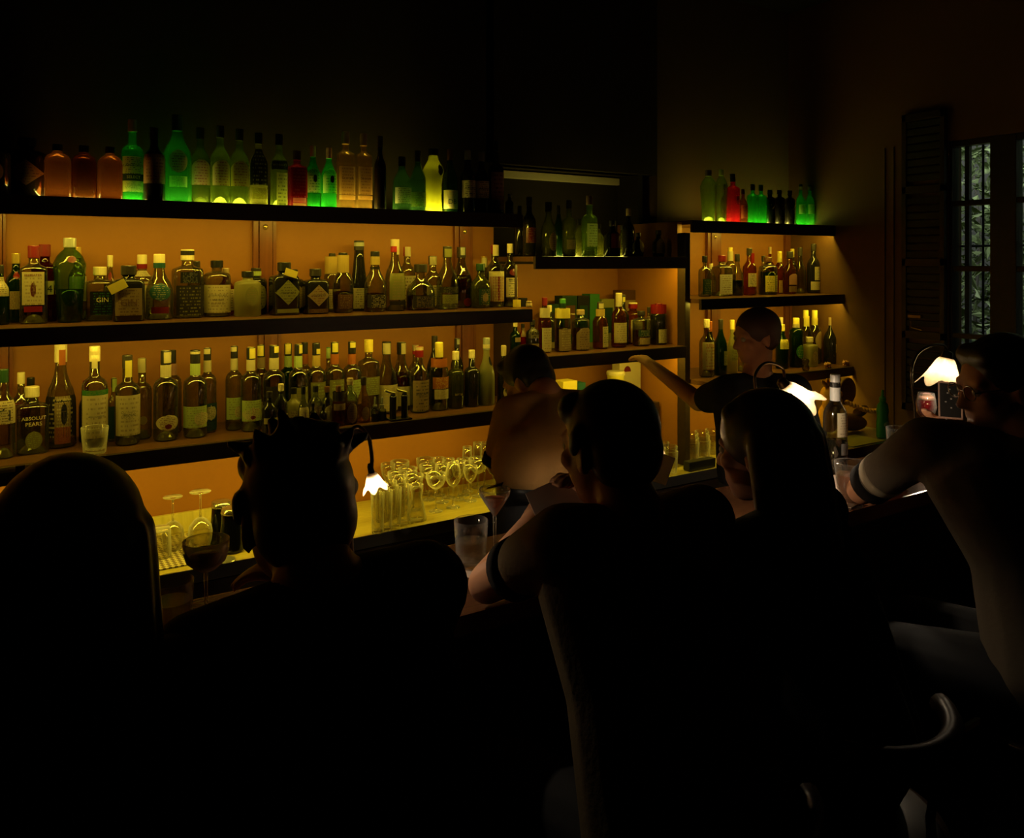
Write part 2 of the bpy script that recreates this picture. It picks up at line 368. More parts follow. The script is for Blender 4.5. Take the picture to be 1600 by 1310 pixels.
# glowing strips let into the two top shelves
GLOWC = (1.0, .86, .16)
for x0, x1, z, w, yg in ((at(68, 300, 3.08).x, at(702, 330, 3.08).x, ZT, 6.5, 3.085), (at(1096, 350, 3.08).x, at(1287, 350, 3.08).x, ZRT, 2.6, 3.085), (at(852, 400, 3.17).x, at(975, 400, 3.17).x, ZNU, .7, 3.17)):
    o = obj('shelf_glow_strip', bx((x0, yg - .03, z + .0005), (x1, yg + .03, z + .002)), emit('yellow_glow_strip', (1, .85, .12), 0.35 if z == ZNU else 4.0))
    tag(o, 'glowing yellow light strip under the bottles of the %s shelf' % ('long top' if z == ZT else 'short top' if z == ZRT else 'recess top'), 'light strip')
    strip_light('glow_light', x0, x1, yg, z + .003, w, 0, .028, True, 165, GLOWC)
# back posts with round bolt heads
def post(label, px0, px1, zz, Y=YW, ybolt=None):
    a, b_ = at(px0, 400, Y - .02).x, at(px1, 400, Y - .02).x
    t = thing('wall_post', label, 'post', ((a + b_) / 2, Y, zz[0]), group='shelf wall posts'); hw = (b_ - a) / 2; h = zz[1] - zz[0]
    bb = nb(); box(bb, (-hw, -.02, 0), (-hw * .55, -.001, h), .002); box(bb, (-hw * .5, -.026, 0), (hw * .62, -.001, h), .003); box(bb, (hw * .68, -.02, 0), (hw, -.001, h), .002)
    obj('board', bb, M_post, t)
    bb = nb(); bmesh.ops.create_uvsphere(bb, u_segments=14, v_segments=8, radius=.011)
    for v in bb.verts: v.co.y *= .6; v.co += Vector((0, -.028, h - .045))
    obj('bolt_head', bb, plain('brass_bolt', (.6, .45, .2), .25, .8), t)
zm, zl = (ZM + .001, 1.965), (ZL + .001, 1.554)
post('red-brown post behind the middle shelf at its left end', -22, 9, zm); post('red-brown post behind the middle shelf above the black tagged bottle', 396, 432, zm)
post('red-brown post behind the middle shelf near its right end', 711, 739, zm); post('red-brown post behind the lowest long shelf at its left end', -16, 20, zl)
post('red-brown post behind the lowest long shelf, half hidden by flavoured gins', 404, 440, zl); post('red-brown post behind the lowest long shelf at its right end', 714, 744, zl)
post('red-brown post behind the short middle shelf at its left', 1106, 1127, (ZRM + .001, 1.968)); post('red-brown post behind the short middle shelf at its right', 1228, 1262, (ZRM + .001, 1.968))
post('red-brown post behind the lowest short shelf at its left', 1106, 1126, (ZRL + .001, 1.574)); post('red-brown post behind the lowest short shelf at its right', 1228, 1250, (ZRL + .001, 1.574))
o = obj('upright_panel', bx((XN - .004, 2.935, .762), (XN + .031, 2.99, 1.928), .003), M_dwood); tag(o, 'narrow dark upright between the recess and the window-side shelves', 'panel')
o = obj('upright_panel', bx((XE + .018, 3.06, .762), (XE + .031, YW - .002, 1.77), .003), M_dwood); tag(o, 'narrow dark upright between the long shelves and the recess', 'panel')

# ================================================================ worktop and bar
ZW = .760
M_steel = plain('brushed_steel', (.62, .60, .52), .28, .85, bump=.05, scale=40)
t = thing('back_worktop', 'long steel worktop along the wall under the lowest shelf, lit yellow', 'worktop', (1.9, 3.0, 0))
wx0, wx1 = X0 - 1.9, XR - .004 - 1.9
bb = nb(); box(bb, (wx0, 2.83 - 3, ZW - .03), (wx1, YLOW - .002 - 3, ZW), .003); box(bb, (XE + .03 - 1.9, YW - .003 - 3, ZW - .03), (XN - .006 - 1.9, YNB - .002 - 3, ZW))
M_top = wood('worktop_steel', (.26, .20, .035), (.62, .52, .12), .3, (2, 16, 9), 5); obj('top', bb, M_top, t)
obj('front_lip', bx((wx0, 2.822 - 3, ZW - .045), (wx1, 2.83 - 3, ZW + .002), .001), M_steel, t)
obj('cabinet_front', bx((wx0, 2.86 - 3, .02), (wx1, 2.88 - 3, ZW - .03)), wood('cabinet_wood', (.05, .03, .015), (.09, .055, .03), .45), t)
a, b_ = onz(160, 905, ZW), onz(368, 880, ZW)
# splash panel and drip mat at the left
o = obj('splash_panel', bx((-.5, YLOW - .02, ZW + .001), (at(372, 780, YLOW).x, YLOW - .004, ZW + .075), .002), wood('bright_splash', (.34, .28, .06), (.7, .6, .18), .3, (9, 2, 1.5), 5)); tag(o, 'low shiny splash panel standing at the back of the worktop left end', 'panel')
m, nt, out = node_mat('rubber_grid')
tc = N(nt, 'ShaderNodeTexCoord'); mp = N(nt, 'ShaderNodeMapping'); mp.inputs['Rotation'].default_value = (0, 0, PI / 4); ck = N(nt, 'ShaderNodeTexChecker', Scale=75.0)
ck.inputs[1].default_value = (.10, .07, .03, 1); ck.inputs[2].default_value = (.62, .55, .34, 1); pb = N(nt, 'ShaderNodeBsdfPrincipled', Roughness=.35)
nt.links.new(tc.outputs['Object'], mp.inputs[0]); nt.links.new(mp.outputs[0], ck.inputs[0]); nt.links.new(ck.outputs[0], pb.inputs['Base Color']); nt.links.new(pb.outputs[0], out.inputs[0])
o = obj('drip_mat', bx((-.35, 2.87, ZW + .001), (.60, 3.2, ZW + .006), .002), m); tag(o, 'perforated drip mat on the worktop under the upturned glasses', 'mat')
# bar counter
ZB = 1.08
t = thing('bar_counter', 'long polished brown wooden bar counter in front of the seated guests', 'bar', (1.9, 1.6, 0))
bb = bx((X0 - .4 - 1.9, 1.40 - 1.6, ZB - .045), (XR - .006 - 1.9, 1.77 - 1.6, ZB), .006); obj('counter_top', bb, M_barwood, t)
obj('front_panel', bx((X0 - .4 - 1.9, 1.55 - 1.6, .0), (XR - .006 - 1.9, 1.60 - 1.6, ZB - .045)), M_dwood, t)
obj('service_ledge', bx((X0 - .4 - 1.9, 1.772 - 1.6, .84), (XR - .006 - 1.9, 2.0 - 1.6, .87), .003), wood('ledge_wood', (.10, .06, .03), (.17, .1, .045), .3), t)
obj('foot_rail', tube(nb(), [(X0 - 2.3, -.12, .2), (XR - .02 - 1.9, -.12, .2)], .02), plain('aged_brass', (.4, .28, .1), .3, .9), t)

t = thing('side_counter', 'short steel-edged counter against the side wall right of the spirit bottle', 'counter', (3.70, 2.59, 0))
obj('top', bx((-.36, -.16, .84), (.364, .205, .868), .003), plain('brushed_steel', (.62, .60, .52), .28, .85, bump=.05, scale=40), t)
obj('steel_edge', bx((-.362, -.170, .822), (.364, -.161, .872), .002), plain('polished_steel', (.6, .56, .52), .08, 1.0), t)
obj('cabinet', bx((-.35, -.14, 0), (.36, .20, .84), .003), M_dwood, t)
# ================================================================ bottles
# profile (height, radius) of the glass, cap (from, to, radius); fractions of full height and body radius
SH = {
 'std':   ([(0, .84), (.012, .96), (.035, 1), (.56, 1), (.61, .95), (.66, .78), (.70, .55), (.735, .42), (.77, .38), (.92, .36)], (.85, 1, .42), 2, 1),
 'tall':  ([(0, .86), (.012, .96), (.03, 1), (.60, 1), (.64, .93), (.67, .75), (.69, .52), (.71, .40), (.95, .38)], (.85, 1, .42), 2, 1),
 'square':([(0, .90), (.015, .98), (.03, 1), (.68, 1), (.715, .94), (.74, .72), (.76, .46), (.78, .40), (.92, .38)], (.84, 1, .46), 6, .85),
 'flat':  ([(0, .90), (.015, .98), (.03, 1), (.60, 1), (.66, .92), (.70, .70), (.73, .45), (.76, .36), (.92, .35)], (.84, 1, .42), 4, .7),
 'wine':  ([(0, .85), (.012, .97), (.03, 1), (.52, 1), (.58, .93), (.64, .76), (.71, .52), (.78, .38), (.97, .33)], (.82, 1, .38), 2, 1),
 'apoth': ([(0, .90), (.02, 1), (.70, 1), (.745, .95), (.775, .78), (.795, .5), (.81, .38), (.92, .36)], (.87, 1, .46), 2, 1),
 'jar':   ([(0, .90), (.02, 1), (.66, 1), (.715, .96), (.745, .82), (.765, .5), (.78, .42), (.92, .40)], (.83, 1, .50), 5, .9),
 'bell':  ([(0, .90), (.015, 1), (.36, 1), (.46, .97), (.56, .80), (.63, .58), (.70, .43), (.77, .36), (.95, .34)], (.82, 1, .42), 2, 1),
 'bulb':  ([(0, .90), (.02, 1), (.28, 1), (.42, .98), (.52, .86), (.60, .60), (.67, .38), (.73, .30), (.90, .28)], (.82, 1, .44), 2, .8),
 'round': ([(0, .80), (.02, .92), (.2, 1), (.45, 1), (.56, .92), (.63, .70), (.69, .46), (.74, .38), (.92, .36)], (.84, 1, .44), 2, .85),
 'flute': ([(0, .70), (.015, .76), (.3, .84), (.60, .97), (.62, 1), (.70, 1), (.715, .95), (.78, .80), (.83, .58), (.865, .36), (.94, .34)], (.885, 1, .40), 2, 1),
 'horn':  ([(0, .95), (.02, 1), (.34, .96), (.46, .84), (.58, .70), (.75, .58), (.92, .50)], (.86, 1, .56), 2, 1),
 'sculpt':([(0, .80), (.02, .86), (.25, .78), (.45, .80), (.58, .92), (.655, 1.0), (.70, .93), (.78, .66), (.83, .50), (.90, .46)], (.855, 1, .46), 2, 1),
 'drop':  ([(0, .95), (.03, 1), (.42, 1), (.47, .9), (.50, .5), (.56, .45), (.60, .44)], (.58, .80, .55), 2, 1),
 'squat': ([(0, .92), (.03, 1), (.66, 1), (.74, .95), (.80, .78), (.84, .5), (.87, .34), (.93, .32)], (.88, 1, .40), 3.2, .8),
}
MESH_NAMES = {}
def rad_at(prof, z):
    for (z0, r0), (z1, r1) in zip(prof, prof[1:]):
        if z0 <= z <= z1: return r0 + (r1 - r0) * (z - z0) / max(1e-9, z1 - z0)
    return prof[-1][1]
def patch(R, h, prof, n, dep, kind, z0, z1, ha, off=.0009, cx=0.0, rows=10, cols=12):
    """a label wrapped on the bottle's own surface; ha = half width as a fraction of R (1 = whole front); cx shifts it sideways"""
    bm = nb(); uvl = bm.loops.layers.uv.new(); g = []
    for i in range(rows + 1):
        v = i / rows; z = z0 + (z1 - z0) * v; s = 2 * v - 1
        w = ha
        if kind == 'o': w = ha * math.sqrt(max(0.0, 1 - s * s)) + .002
        elif kind == 'd': w = ha * (1 - abs(s)) + .002
        elif kind == 'h': w = ha * min(1.0, 1.55 * (1 - abs(s)) + .3)
        elif kind == 'a': w = ha if v < .7 else ha * math.sqrt(max(0.0, 1 - ((v - .7) / .32) ** 2)) + .002
        rr = rad_at(prof, z) * R; row = []
        for j in range(cols + 1):
            u = 2 * j / cols - 1; q = max(-.995, min(.995, w * u + cx))
            y = -dep * rr * (1 - abs(q) ** n) ** (1.0 / n)
            nx, ny = q ** (n - 1) if q >= 0 else -((-q) ** (n - 1)), (-y / (dep * rr)) ** (n - 1)
            l = math.hypot(nx, ny) or 1
            row.append((bm.verts.new((q * rr + nx / l * off, y - ny / l * off, z * h)), (.5 + .5 * u, v)))
        g.append(row)
    for a, b in zip(g, g[1:]):
        for k in range(cols):
            qd = (a[k], a[k + 1], b[k + 1], b[k]); f = bm.faces.new([x[0] for x in qd])
            for lp, x in zip(f.loops, qd): lp[uvl].uv = x[1]
    me = bpy.data.meshes.new('label'); bm.to_mesh(me); bm.free()
    for p in me.polygons: p.use_smooth = True
    return me
def wrap_text(s, R, h, prof, n, dep, zc, wf, cx=0.0):
    me = text_mesh(s, wf * 2 * R)
    if me is None: return None
    mx = max(abs(v.co.y) for v in me.vertices) * 2
    k = min(1.0, .14 * h / max(mx, 1e-6))
    for v in me.vertices:
        z = zc * h + v.co.y * k; rr = rad_at(prof, z / h) * R
        q = max(-.99, min(.99, v.co.x / rr + cx))
        y = -dep * rr * (1 - abs(q) ** n) ** (1.0 / n)
        v.co = Vector((q * rr, y - .0022, z))
    return me
BOT = []
M_PUNT = glassy('bottom_glow_glass', (.8, .82, .6), (.3, .3, .15), transl=.4, tcol=(.85, .88, .6), gloss=.10, rough=.1)
def bottle(cx, top, w, shape, glass, cap, labels, desc, Y, zs, name='liquor_bottle', cat='bottle', group=None, rz=None):
    prof, (c0, c1, cr), n, dep = SH[shape]
    d = dist(cx, Y); p = at(cx, top, Y); h = p.z - zs; R = w * d / F / 2
    rnd = random.Random(int(cx * 31 + top))
    t = thing(name, desc, cat, (p.x, Y, zs), rnd.uniform(-.12, .12) if rz is None else rz, group)
    key = (shape, round(R, 4), round(h, 4))
    bm = nb(); zn = .62 if shape not in ('flute', 'horn', 'apoth', 'jar', 'square', 'squat') else .735
    zmax = max(prof[-1][0], c0 + .02)
    pts = [(r * R, z * h) for z, r in prof if z <= zmax]
    lathe(bm, pts, 28, n, dep, nfun=(None if n == 2 else (lambda r, z: n if r > .75 * R else 2)))
    obj('glass_body', bm, GL[glass](), t, smooth=True)
    if glass in ('clear', 'gclear', 'lgreen'):           # punted bottom, made pale and translucent to imitate light gathered in the base
        obj('punt', lathe(nb(), [(prof[0][1] * R * .93, .003), (prof[0][1] * R * .80, .012), (R * .45, .024), (R * .12, .030)], 20, 2, dep), M_PUNT, t)
    bm = nb(); r = cr * R
    if shape == 'drop':
        lathe(bm, [(r, c0 * h), (r, .66 * h), (r * .55, .67 * h), (r * .55, .9 * h), (r * .4, .98 * h), (r * .1, h)], 16)
    else:
        lathe(bm, [(r * .96, c0 * h), (r, c0 * h + .002), (r, h - .0025), (r * .93, h)], 18)
    obj('cap', bm, capmat(cap), t, smooth=False)
    zf = lambda py: (H - (py - HZ) * d / F - zs) / h
    for lb in labels.split(';'):
        lb = lb.strip()
        if not lb: continue
        q = lb.split(',')
        if q[0] == 'T':                                # lettering: T,words,ink,y,width
            me = wrap_text(q[1], R, h, prof, n, dep, zf(float(q[3])), float(q[4]), float(q[5]) if len(q) > 5 else 0)
            lab = [c for c in t.children if c.name.startswith('label')]
            if me: link('lettering', me, plain('ink_' + q[2], COL[q[2]], .6), lab[-1] if lab else t)
        elif q[0] == 'N':                              # neck band or seal strip: N,colour,y0,y1[,arc]
            za, zb = sorted((zf(float(q[2])), zf(float(q[3])))); zb = min(zb, 1.0)
            arc = float(q[4]) if len(q) > 4 else 360
            rr = max(r, rad_at(prof, min(za, prof[-1][0])) * R) + .0007
            bm = nb(); k0 = 16; vs = []
            a0 = -90 - arc / 2 if arc < 360 else 0
            a0 += rnd.uniform(-35, 35) if arc < 360 else 0
            for k in range(k0 + 1):
                th = math.radians(a0 + arc * k / k0); vs.append((bm.verts.new((rr * math.cos(th), rr * math.sin(th), za * h)), bm.verts.new((rr * math.cos(th), rr * math.sin(th), zb * h))))
            for a, b in zip(vs, vs[1:]): bm.faces.new((a[0], b[0], b[1], a[1]))
            if zb > .985 and arc < 360:                # the strip goes over the top
                bm.faces.new([bm.verts.new((v[1].co.x * sgn, v[1].co.y * sgn, h + .0008)) for sgn, vv in ((1, vs[4:13]), (-.9, vs[4:13])) for v in vv])
            obj('seal_strip' if arc < 360 else 'neck_band', bm, paper(q[1], q[1]), t)
        elif q[0] == 'L':                              # liquid level: L,glass kind,y
            zt_ = zf(float(q[2])); pp = [(r_ * R * .94, max(.008, z) * h) for z, r_ in prof if z < zt_] + [(rad_at(prof, zt_) * R * .94, zt_ * h)]
            obj('liquid', lathe(nb(), pp, 24, n, dep), GL[q[1]](), t, smooth=True)
        elif q[0] == 'G':                              # hanging tag: G,colour,px,py,size,angle
            s = float(q[4]) * d / F; bm = nb(); box(bm, (-s, -.0006, -s * .55), (s, .0006, s * .55)); 
            bmesh.ops.rotate(bm, verts=bm.verts[:], cent=(0, 0, 0), matrix=Matrix.Rotation(math.radians(float(q[5])), 3, 'Y'))
            pt = at(float(q[2]), float(q[3]), Y - R * dep - .006) - Vector(t.location)
            o = obj('paper_tag', bm, paper(q[1], q[1]), t, loc=pt)
            o2 = obj('tag_string', tube(nb(), [(0, -r - .002, .82 * h), (pt.x * .5, pt.y * .7, pt.z + .012), (pt.x, pt.y, pt.z)], .0006, 5), paper('cream', 'cream'), t)
        else:                                          # label: shape,colour,ink,y0,y1,half width[,cx]
            za, zb = sorted((zf(float(q[3])), zf(float(q[4])))); za = max(.02, za)
            me = patch(R, h, prof, n, dep, q[0], za, zb, float(q[5]), cx=float(q[6]) if len(q) > 6 else 0.0)
            link('label', me, paper(q[1], q[2]), t)
    BOT.append(t)
    return t
def row(rows, Y, zs, group, lo=.0, hi=.0):
    """stands the bottles of one shelf; any that would touch a neighbour is eased back (or forward) along its line"""
    todo = [[*r[:8], Y + (r[8] if len(r) > 8 else 0)] for r in rows]; done = []
    taken = PLACED.setdefault(round(zs, 2), [])
    for r in sorted(todo, key=lambda q: q[8]):
        ok = None
        for sc_ in (1, .96, .92, .88, .83, .78, .72, .66):
            n, dep = SH[r[3]][2:]
            for k in range(60):
                y = r[8] + (k // 2) * .004 * (1 if k % 2 == 0 else -.5)
                R = r[2] * sc_ * dist(r[0], y) / F / 2
                if hi and (y + R * dep > hi or y - R * dep < lo): continue
                x = at(r[0], 400, y).x; q = 1.0 if n == 2 else 1.2
                if all(math.hypot(x - a, (y - b)) > R * q * (1 + dep) / 2 + c + .0012 for a, b, c in taken): ok = (x, y, R * q * (1 + dep) / 2); break
            if ok: r[2] *= sc_; break
        if not ok: print('CROWDED', r[0], r[1], r[7]); ok = (at(r[0], 400, r[8]).x, r[8], R); r[2] *= .66
        r[8] = ok[1]; taken.append(ok)
    for r in sorted(todo, key=lambda q: q[0]):
        bottle(*r[:7], r[7], r[8], zs, group=group)
PLACED = {}
# columns: x, cap y, width, shape, glass, cap, labels, description[, step back]
B = .115
row([
 (-17, 214, 58, 'apoth', 'dark', 'black', 'o,tan,brown,252,288,.62', 'unlit squat dark bottle with oval tan label, at the very left edge'),
 (42, 216, 56, 'apoth', 'dark', 'black', 'd,tan,brown,252,292,.85', 'unlit squat dark bottle with diamond tan label, left part of the top shelf'),
 (90, 226, 37, 'squat', 'brown', 'black', '', 'leftmost of three squat brown-glowing bottles on the top shelf'),
 (131, 228, 36, 'squat', 'brown', 'black', '', 'middle one of three squat brown-glowing bottles on the top shelf'),
 (172, 230, 35, 'squat', 'brown', 'black', '', 'rightmost of three squat brown-glowing bottles on the top shelf'),
 (207, 187, 32, 'tall', 'bgreen', 'silver', 'r,lime,black,246,273,.9;T,LAPHROAIG,black,260,.85;r,dgreen,dgreen,273,284,.93;T,SELECT,lime,278,.6;r,lime,green,284,301,.93', 'tall bright green bottle with two pale green labels and a dark band between, top shelf'),
 (241, 200, 32, 'std', 'dark', 'black', 'r,tan,brown,242,288,.95', 'black bottle with plain wide tan label between two green bottles on the top shelf'),
 (277, 180, 42, 'wine', 'green', 'dgreen', 'o,tan,dred,235,272,.62;r,lime,green,277,294,.6', 'big green bottle with round seal-like tan label, tallest on the top shelf'),
 (313, 200, 29, 'std', 'gclear', 'dark', 'a,tan,dred,251,290,.88', 'leftmost of three tan-labelled bottles whose bases glow green'),
 (344, 197, 29, 'std', 'gclear', 'dark', 'a,tan,dred,252,291,.88', 'middle one of three tan-labelled bottles whose bases glow green'),
 (374, 202, 29, 'std', 'gclear', 'dark', 'a,tan,dred,254,292,.88', 'rightmost of three tan-labelled bottles whose bases glow green'),
 (404, 208, 28, 'std', 'olive', 'black', 'r,black,grey,234,290,.93;r,olive,lime,295,312,.75', 'bottle with black printed label over glowing olive base, right of the three tan labels'),
 (436, 210, 27, 'std', 'gclear', 'black', 'r,black,grey,252,266,.9;T,WHISKEY,cream,259,.8;r,cream,dark,271,321,.62,.2', 'clear bottle with off-centre cream label beside the red square gin, top shelf'),
 (464, 236, 28, 'square', 'dred', 'brown', 'r,red,pink,263,309,.93;T,THOMAS,pink,271,.7;T,DAKIN,pink,278,.6;r,cream,cream,310,317,.72;r,lime,lime,318,323,.72', 'square bottle covered by a red label with cream foot, top shelf'),
 (489, 228, 23, 'wine', 'bgreen', 'cream', 'a,lime,green,263,302,.95;T,JAMESON,dgreen,269,.86;o,black,black,274,286,.26', 'left one of two matching bright green whiskey bottles, beside the red square bottle'),
 (514, 231, 24, 'wine', 'bgreen', 'cream', 'a,lime,green,264,303,.95;T,JAMESON,dgreen,270,.86;o,black,black,275,287,.26', 'right one of two matching bright green whiskey bottles'),
 (540, 206, 26, 'square', 'honey', 'cream', 'r,cream,tan,261,305,.95;T,Scotch,brown,279,.7;r,cream,gold,306,313,.95', 'left one of two cream-labelled amber bottles with pale caps, top shelf'),
 (568, 209, 24, 'square', 'honey', 'cream', 'r,cream,tan,262,305,.92;T,Scotch,brown,280,.7;r,cream,gold,307,313,.95', 'right one of two cream-labelled amber bottles with pale caps, top shelf'),
 (594, 213, 19, 'std', 'dark', 'dark', '', 'unlit slim black bottle right of the amber pair, top shelf'),
 (628, 245, 29, 'wine', 'dgreen', 'black', 'r,cream,brown,294,319,.9', 'dark wine-like bottle with low cream label, left of the olive-labelled one'),
 (653, 236, 25, 'wine', 'dgreen', 'dark', 'r,olive,lime,301,324,.95', 'dark green bottle with low olive label touching the glowing lemon bottle'),
 (677, 233, 33, 'sculpt', 'glow', 'black', 'h,black,black,258,275,.3,.35', 'glowing lemon-yellow sculpted bottle with black tag, top shelf'),
 (703, 233, 24, 'wine', 'dgreen', 'brown', 'r,cream,yellow,298,327,.95;T,DB,dark,316,.55', 'dark bottle with cream label lettered DB, right of the glowing lemon bottle'),
 (731, 235, 25, 'std', 'dark', 'silver', 'r,cream,dark,283,310,.95;T,ARDBEG,black,295,.8;T,10,black,304,.2', 'left one of two black bottles with white labels and bold ten, top shelf'),
 (752, 238, 24, 'std', 'dark', 'silver', 'r,cream,dark,284,311,.95;T,ARDBEG,black,296,.8;T,10,black,305,.2', 'right one of two black bottles with white labels and bold ten, top shelf'),
 (775, 221, 24, 'tall', 'dark', 'dark', 'r,pink,brown,270,329,.92', 'dark bottle with very tall pinkish label near the right end of the top shelf'),
 (796, 303, 13, 'std', 'dark', 'silver', '', 'miniature dark bottle at the right end of the long top shelf'),
], 3.085, ZT + .0025, 'bottles on the long top shelf', 3.00, 3.247)

row([
 (0, 414, 26, 'std', 'dgreen', 'dark', 'r,cream,brown,433,463,.9', 'green bottle with cream label, cut by the left edge on the middle shelf'),
 (25, 396, 30, 'std', 'dgreen', 'gold', 'o,red,red,424,436,.4;r,tan,brown,455,483,.9', 'dark green bottle with gold cap and tan label behind the red-capped clear gin', B),
 (53, 384, 37, 'square', 'clear', 'dred', 'r,cream,tan,425,476,.8;T,BEEFEATER,dred,430,.62;o,dred,dred,441,464,.2;r,red,dred,478,487,.66', 'clear square gin bottle with red cap and red figure on its label'),
 (70, 382, 36, 'square', 'dred', 'dred', 'r,cream,cream,439,460,.3,.42;T,4,black,451,.2,.42', 'dark red square bottle with a figure four on a cream patch', B),
 (109, 372, 46, 'flute', 'lgreen', 'silver', 'o,dred,red,400,411,.3;L,dgreen,452', 'large fluted green shaker-shaped gin bottle with glowing green base'),
 (121, 386, 26, 'std', 'clear', 'gold', 'r,cream,yellow,432,470,.9', 'gold-capped bottle with cream label behind the fluted green gin', B),
 (156, 417, 42, 'square', 'clear', 'cream', 'r,black,green,455,491,.8;T,GIN,cream,468,.4', 'clear square bottle with black label and glass stopper, right of the fluted green gin'),
 (172, 399, 30, 'bell', 'clear', 'cream', 'o,red,dred,425,438,.52;r,cream,brown,447,482,.8', 'white-capped bottle with round red seal behind the tagged dark jar', B),
 (201, 415, 46, 'jar', 'dark', 'dark', 'r,tan,brown,450,492,.8;T,GIN,brown,472,.5;G,yellow,187,448,13,-28', 'dark squarish gin jar with tan label and yellow hanging tag'),
 (222, 398, 34, 'std', 'clear', 'cream', 'N,red,413,420;r,cream,brown,423,432,.9;r,cream,red,440,490,.85', 'bottle with white cap, red collar and red floral label behind the dark jar', B),
 (249, 397, 40, 'bell', 'clear', 'cream', 'N,teal,411,419;o,teal,cream,442,470,.75;r,dred,red,479,489,.62', 'clear bell-shaped bottle with dark oval label and green collar'),
 (293, 390, 43, 'square', 'clear', 'cream', 'r,black,grey,425,442,.66;r,dark,olive,446,492,.92;N,dark,392,399', 'clear square-shouldered bottle with dark printed front and pale stopper'),
 (307, 408, 30, 'std', 'clear', 'dark', 'r,cream,brown,446,485,.8', 'dark-capped bottle behind the square-shouldered clear one', B),
 (339, 407, 41, 'apoth', 'clear', 'black', 'r,cream,tan,445,488,.93;T,FOUR PILLARS,dark,461,.62;T,WHEAT,dark,468,.4;T,RARE DRY GIN,brown,474,.5', 'round-shouldered clear gin bottle with big cream label and black cap'),
 (353, 419, 28, 'std', 'amber', 'tan', 'r,cream,brown,452,485,.9', 'tan-capped bottle half hidden behind the cream-labelled round gin', B),
 (387, 424, 40, 'apoth', 'frost', 'black', 'o,olive,tan,447,478,.5', 'frosted pale yellow bottle with black cap and faint print'),
 (400, 419, 34, 'apoth', 'dark', 'dark', 'o,olive,dark,444,484,.7;N,lime,424,431', 'dark bottle with pale collar behind the frosted yellow one', B),
 (444, 410, 42, 'jar', 'dark', 'black', 'd,olive,dark,437,476,.92;T,HENDRICKS,dark,457,.55;r,olive,tan,482,488,.8;G,yellow,454,427,10,18', 'black squat bottle with diamond label and yellow neck tag'),
 (457, 421, 36, 'apoth', 'dark', 'black', 'h,gold,yellow,447,482,.85', 'black bottle with golden eight-sided label peeping between two diamond-labelled ones', B),
 (493, 420, 37, 'jar', 'dark', 'dark', 'd,tan,dred,445,478,.92;T,HENDRICKS,dark,461,.6;r,brown,tan,482,488,.8', 'black squat bottle with brown diamond label and wide glassy stopper'),
 (519, 396, 25, 'tall', 'clear', 'dark', 'N,gold,401,428;r,cream,tan,452,482,.9', 'clear bottle with gold-striped neck behind the brown one', B),
 (536, 395, 33, 'round', 'clear', 'black', 'N,gold,399,426;L,brown,455;r,brown,tan,460,482,.7', 'round-bodied bottle of dark spirit with gold neck and black cap'),
 (561, 376, 28, 'horn', 'dark', 'dark', 'N,silver,379,385;r,cream,brown,450,482,.8', 'very tall black horn-necked bottle with low cream label', B),
 (586, 393, 34, 'bell', 'clear', 'black', 'N,gold,401,414;N,dark,417,421;L,brown,458;r,dark,cream,460,480,.95', 'sloping clear bottle with black cap and black label, right of the tall black horn neck'),
 (617, 374, 32, 'bell', 'clear', 'red', 'N,cream,374,385;N,cream,384,398,70;r,olive,tan,427,468,.85;r,dark,dark,470,476,.85', 'tall clear rum bottle with red and cream capsule'),
 (636, 386, 27, 'std', 'clear', 'red', 'N,cream,386,401,120;r,cream,brown,431,478,.95', 'second red-capped bottle with white label behind the bulging brandy', B),
 (657, 413, 47, 'bulb', 'clear', 'dark', 'L,brown,462;r,dark,tan,462,480,.8', 'wide bulging bottle of brown spirit with flared dark stopper'),
 (676, 400, 30, 'round', 'clear', 'dark', 'N,cream,401,414,110;r,cream,dark,446,478,.8', 'round clear bottle with black and cream cap behind the bulging one', B),
 (699, 385, 34, 'bell', 'clear', 'dark', 'N,olive,389,402,120;r,dark,olive,448,457,.9;r,olive,dark,460,474,.75', 'bell-shaped clear bottle with dark cap, left one of a look-alike pair'),
 (721, 386, 34, 'bell', 'clear', 'dark', 'N,silver,387,399,60;L,brown,430;o,dred,dred,465,482,.4', 'bell-shaped bottle of brown liquid with dark red disc, right one of a look-alike pair', .05),
 (756, 401, 24, 'std', 'clear', 'gold', 'N,cream,403,418,120', 'pale-capped bottle behind the matt green one', B),
 (751, 412, 33, 'round', 'olive', 'dgreen', 'r,dgreen,tan,451,476,.6;o,tan,dred,457,472,.3', 'matt dark green round bottle with small portrait label'),
 (773, 383, 29, 'std', 'clear', 'dred', 'N,cream,383,400,130;r,dred,tan,432,471,.85;r,cream,yellow,424,470,.9', 'bottle with dark red picture label beside the white-capped rum'),
 (797, 381, 23, 'std', 'clear', 'cream', 'o,dred,dred,420,431,.6;r,cream,dark,434,464,.9;T,BACARDI,black,437,.7', 'clear rum bottle with white cap and dark red disc, end of the middle shelf'),
], 3.085, ZM + .001, 'bottles on the long middle shelf', 2.95, 3.222)

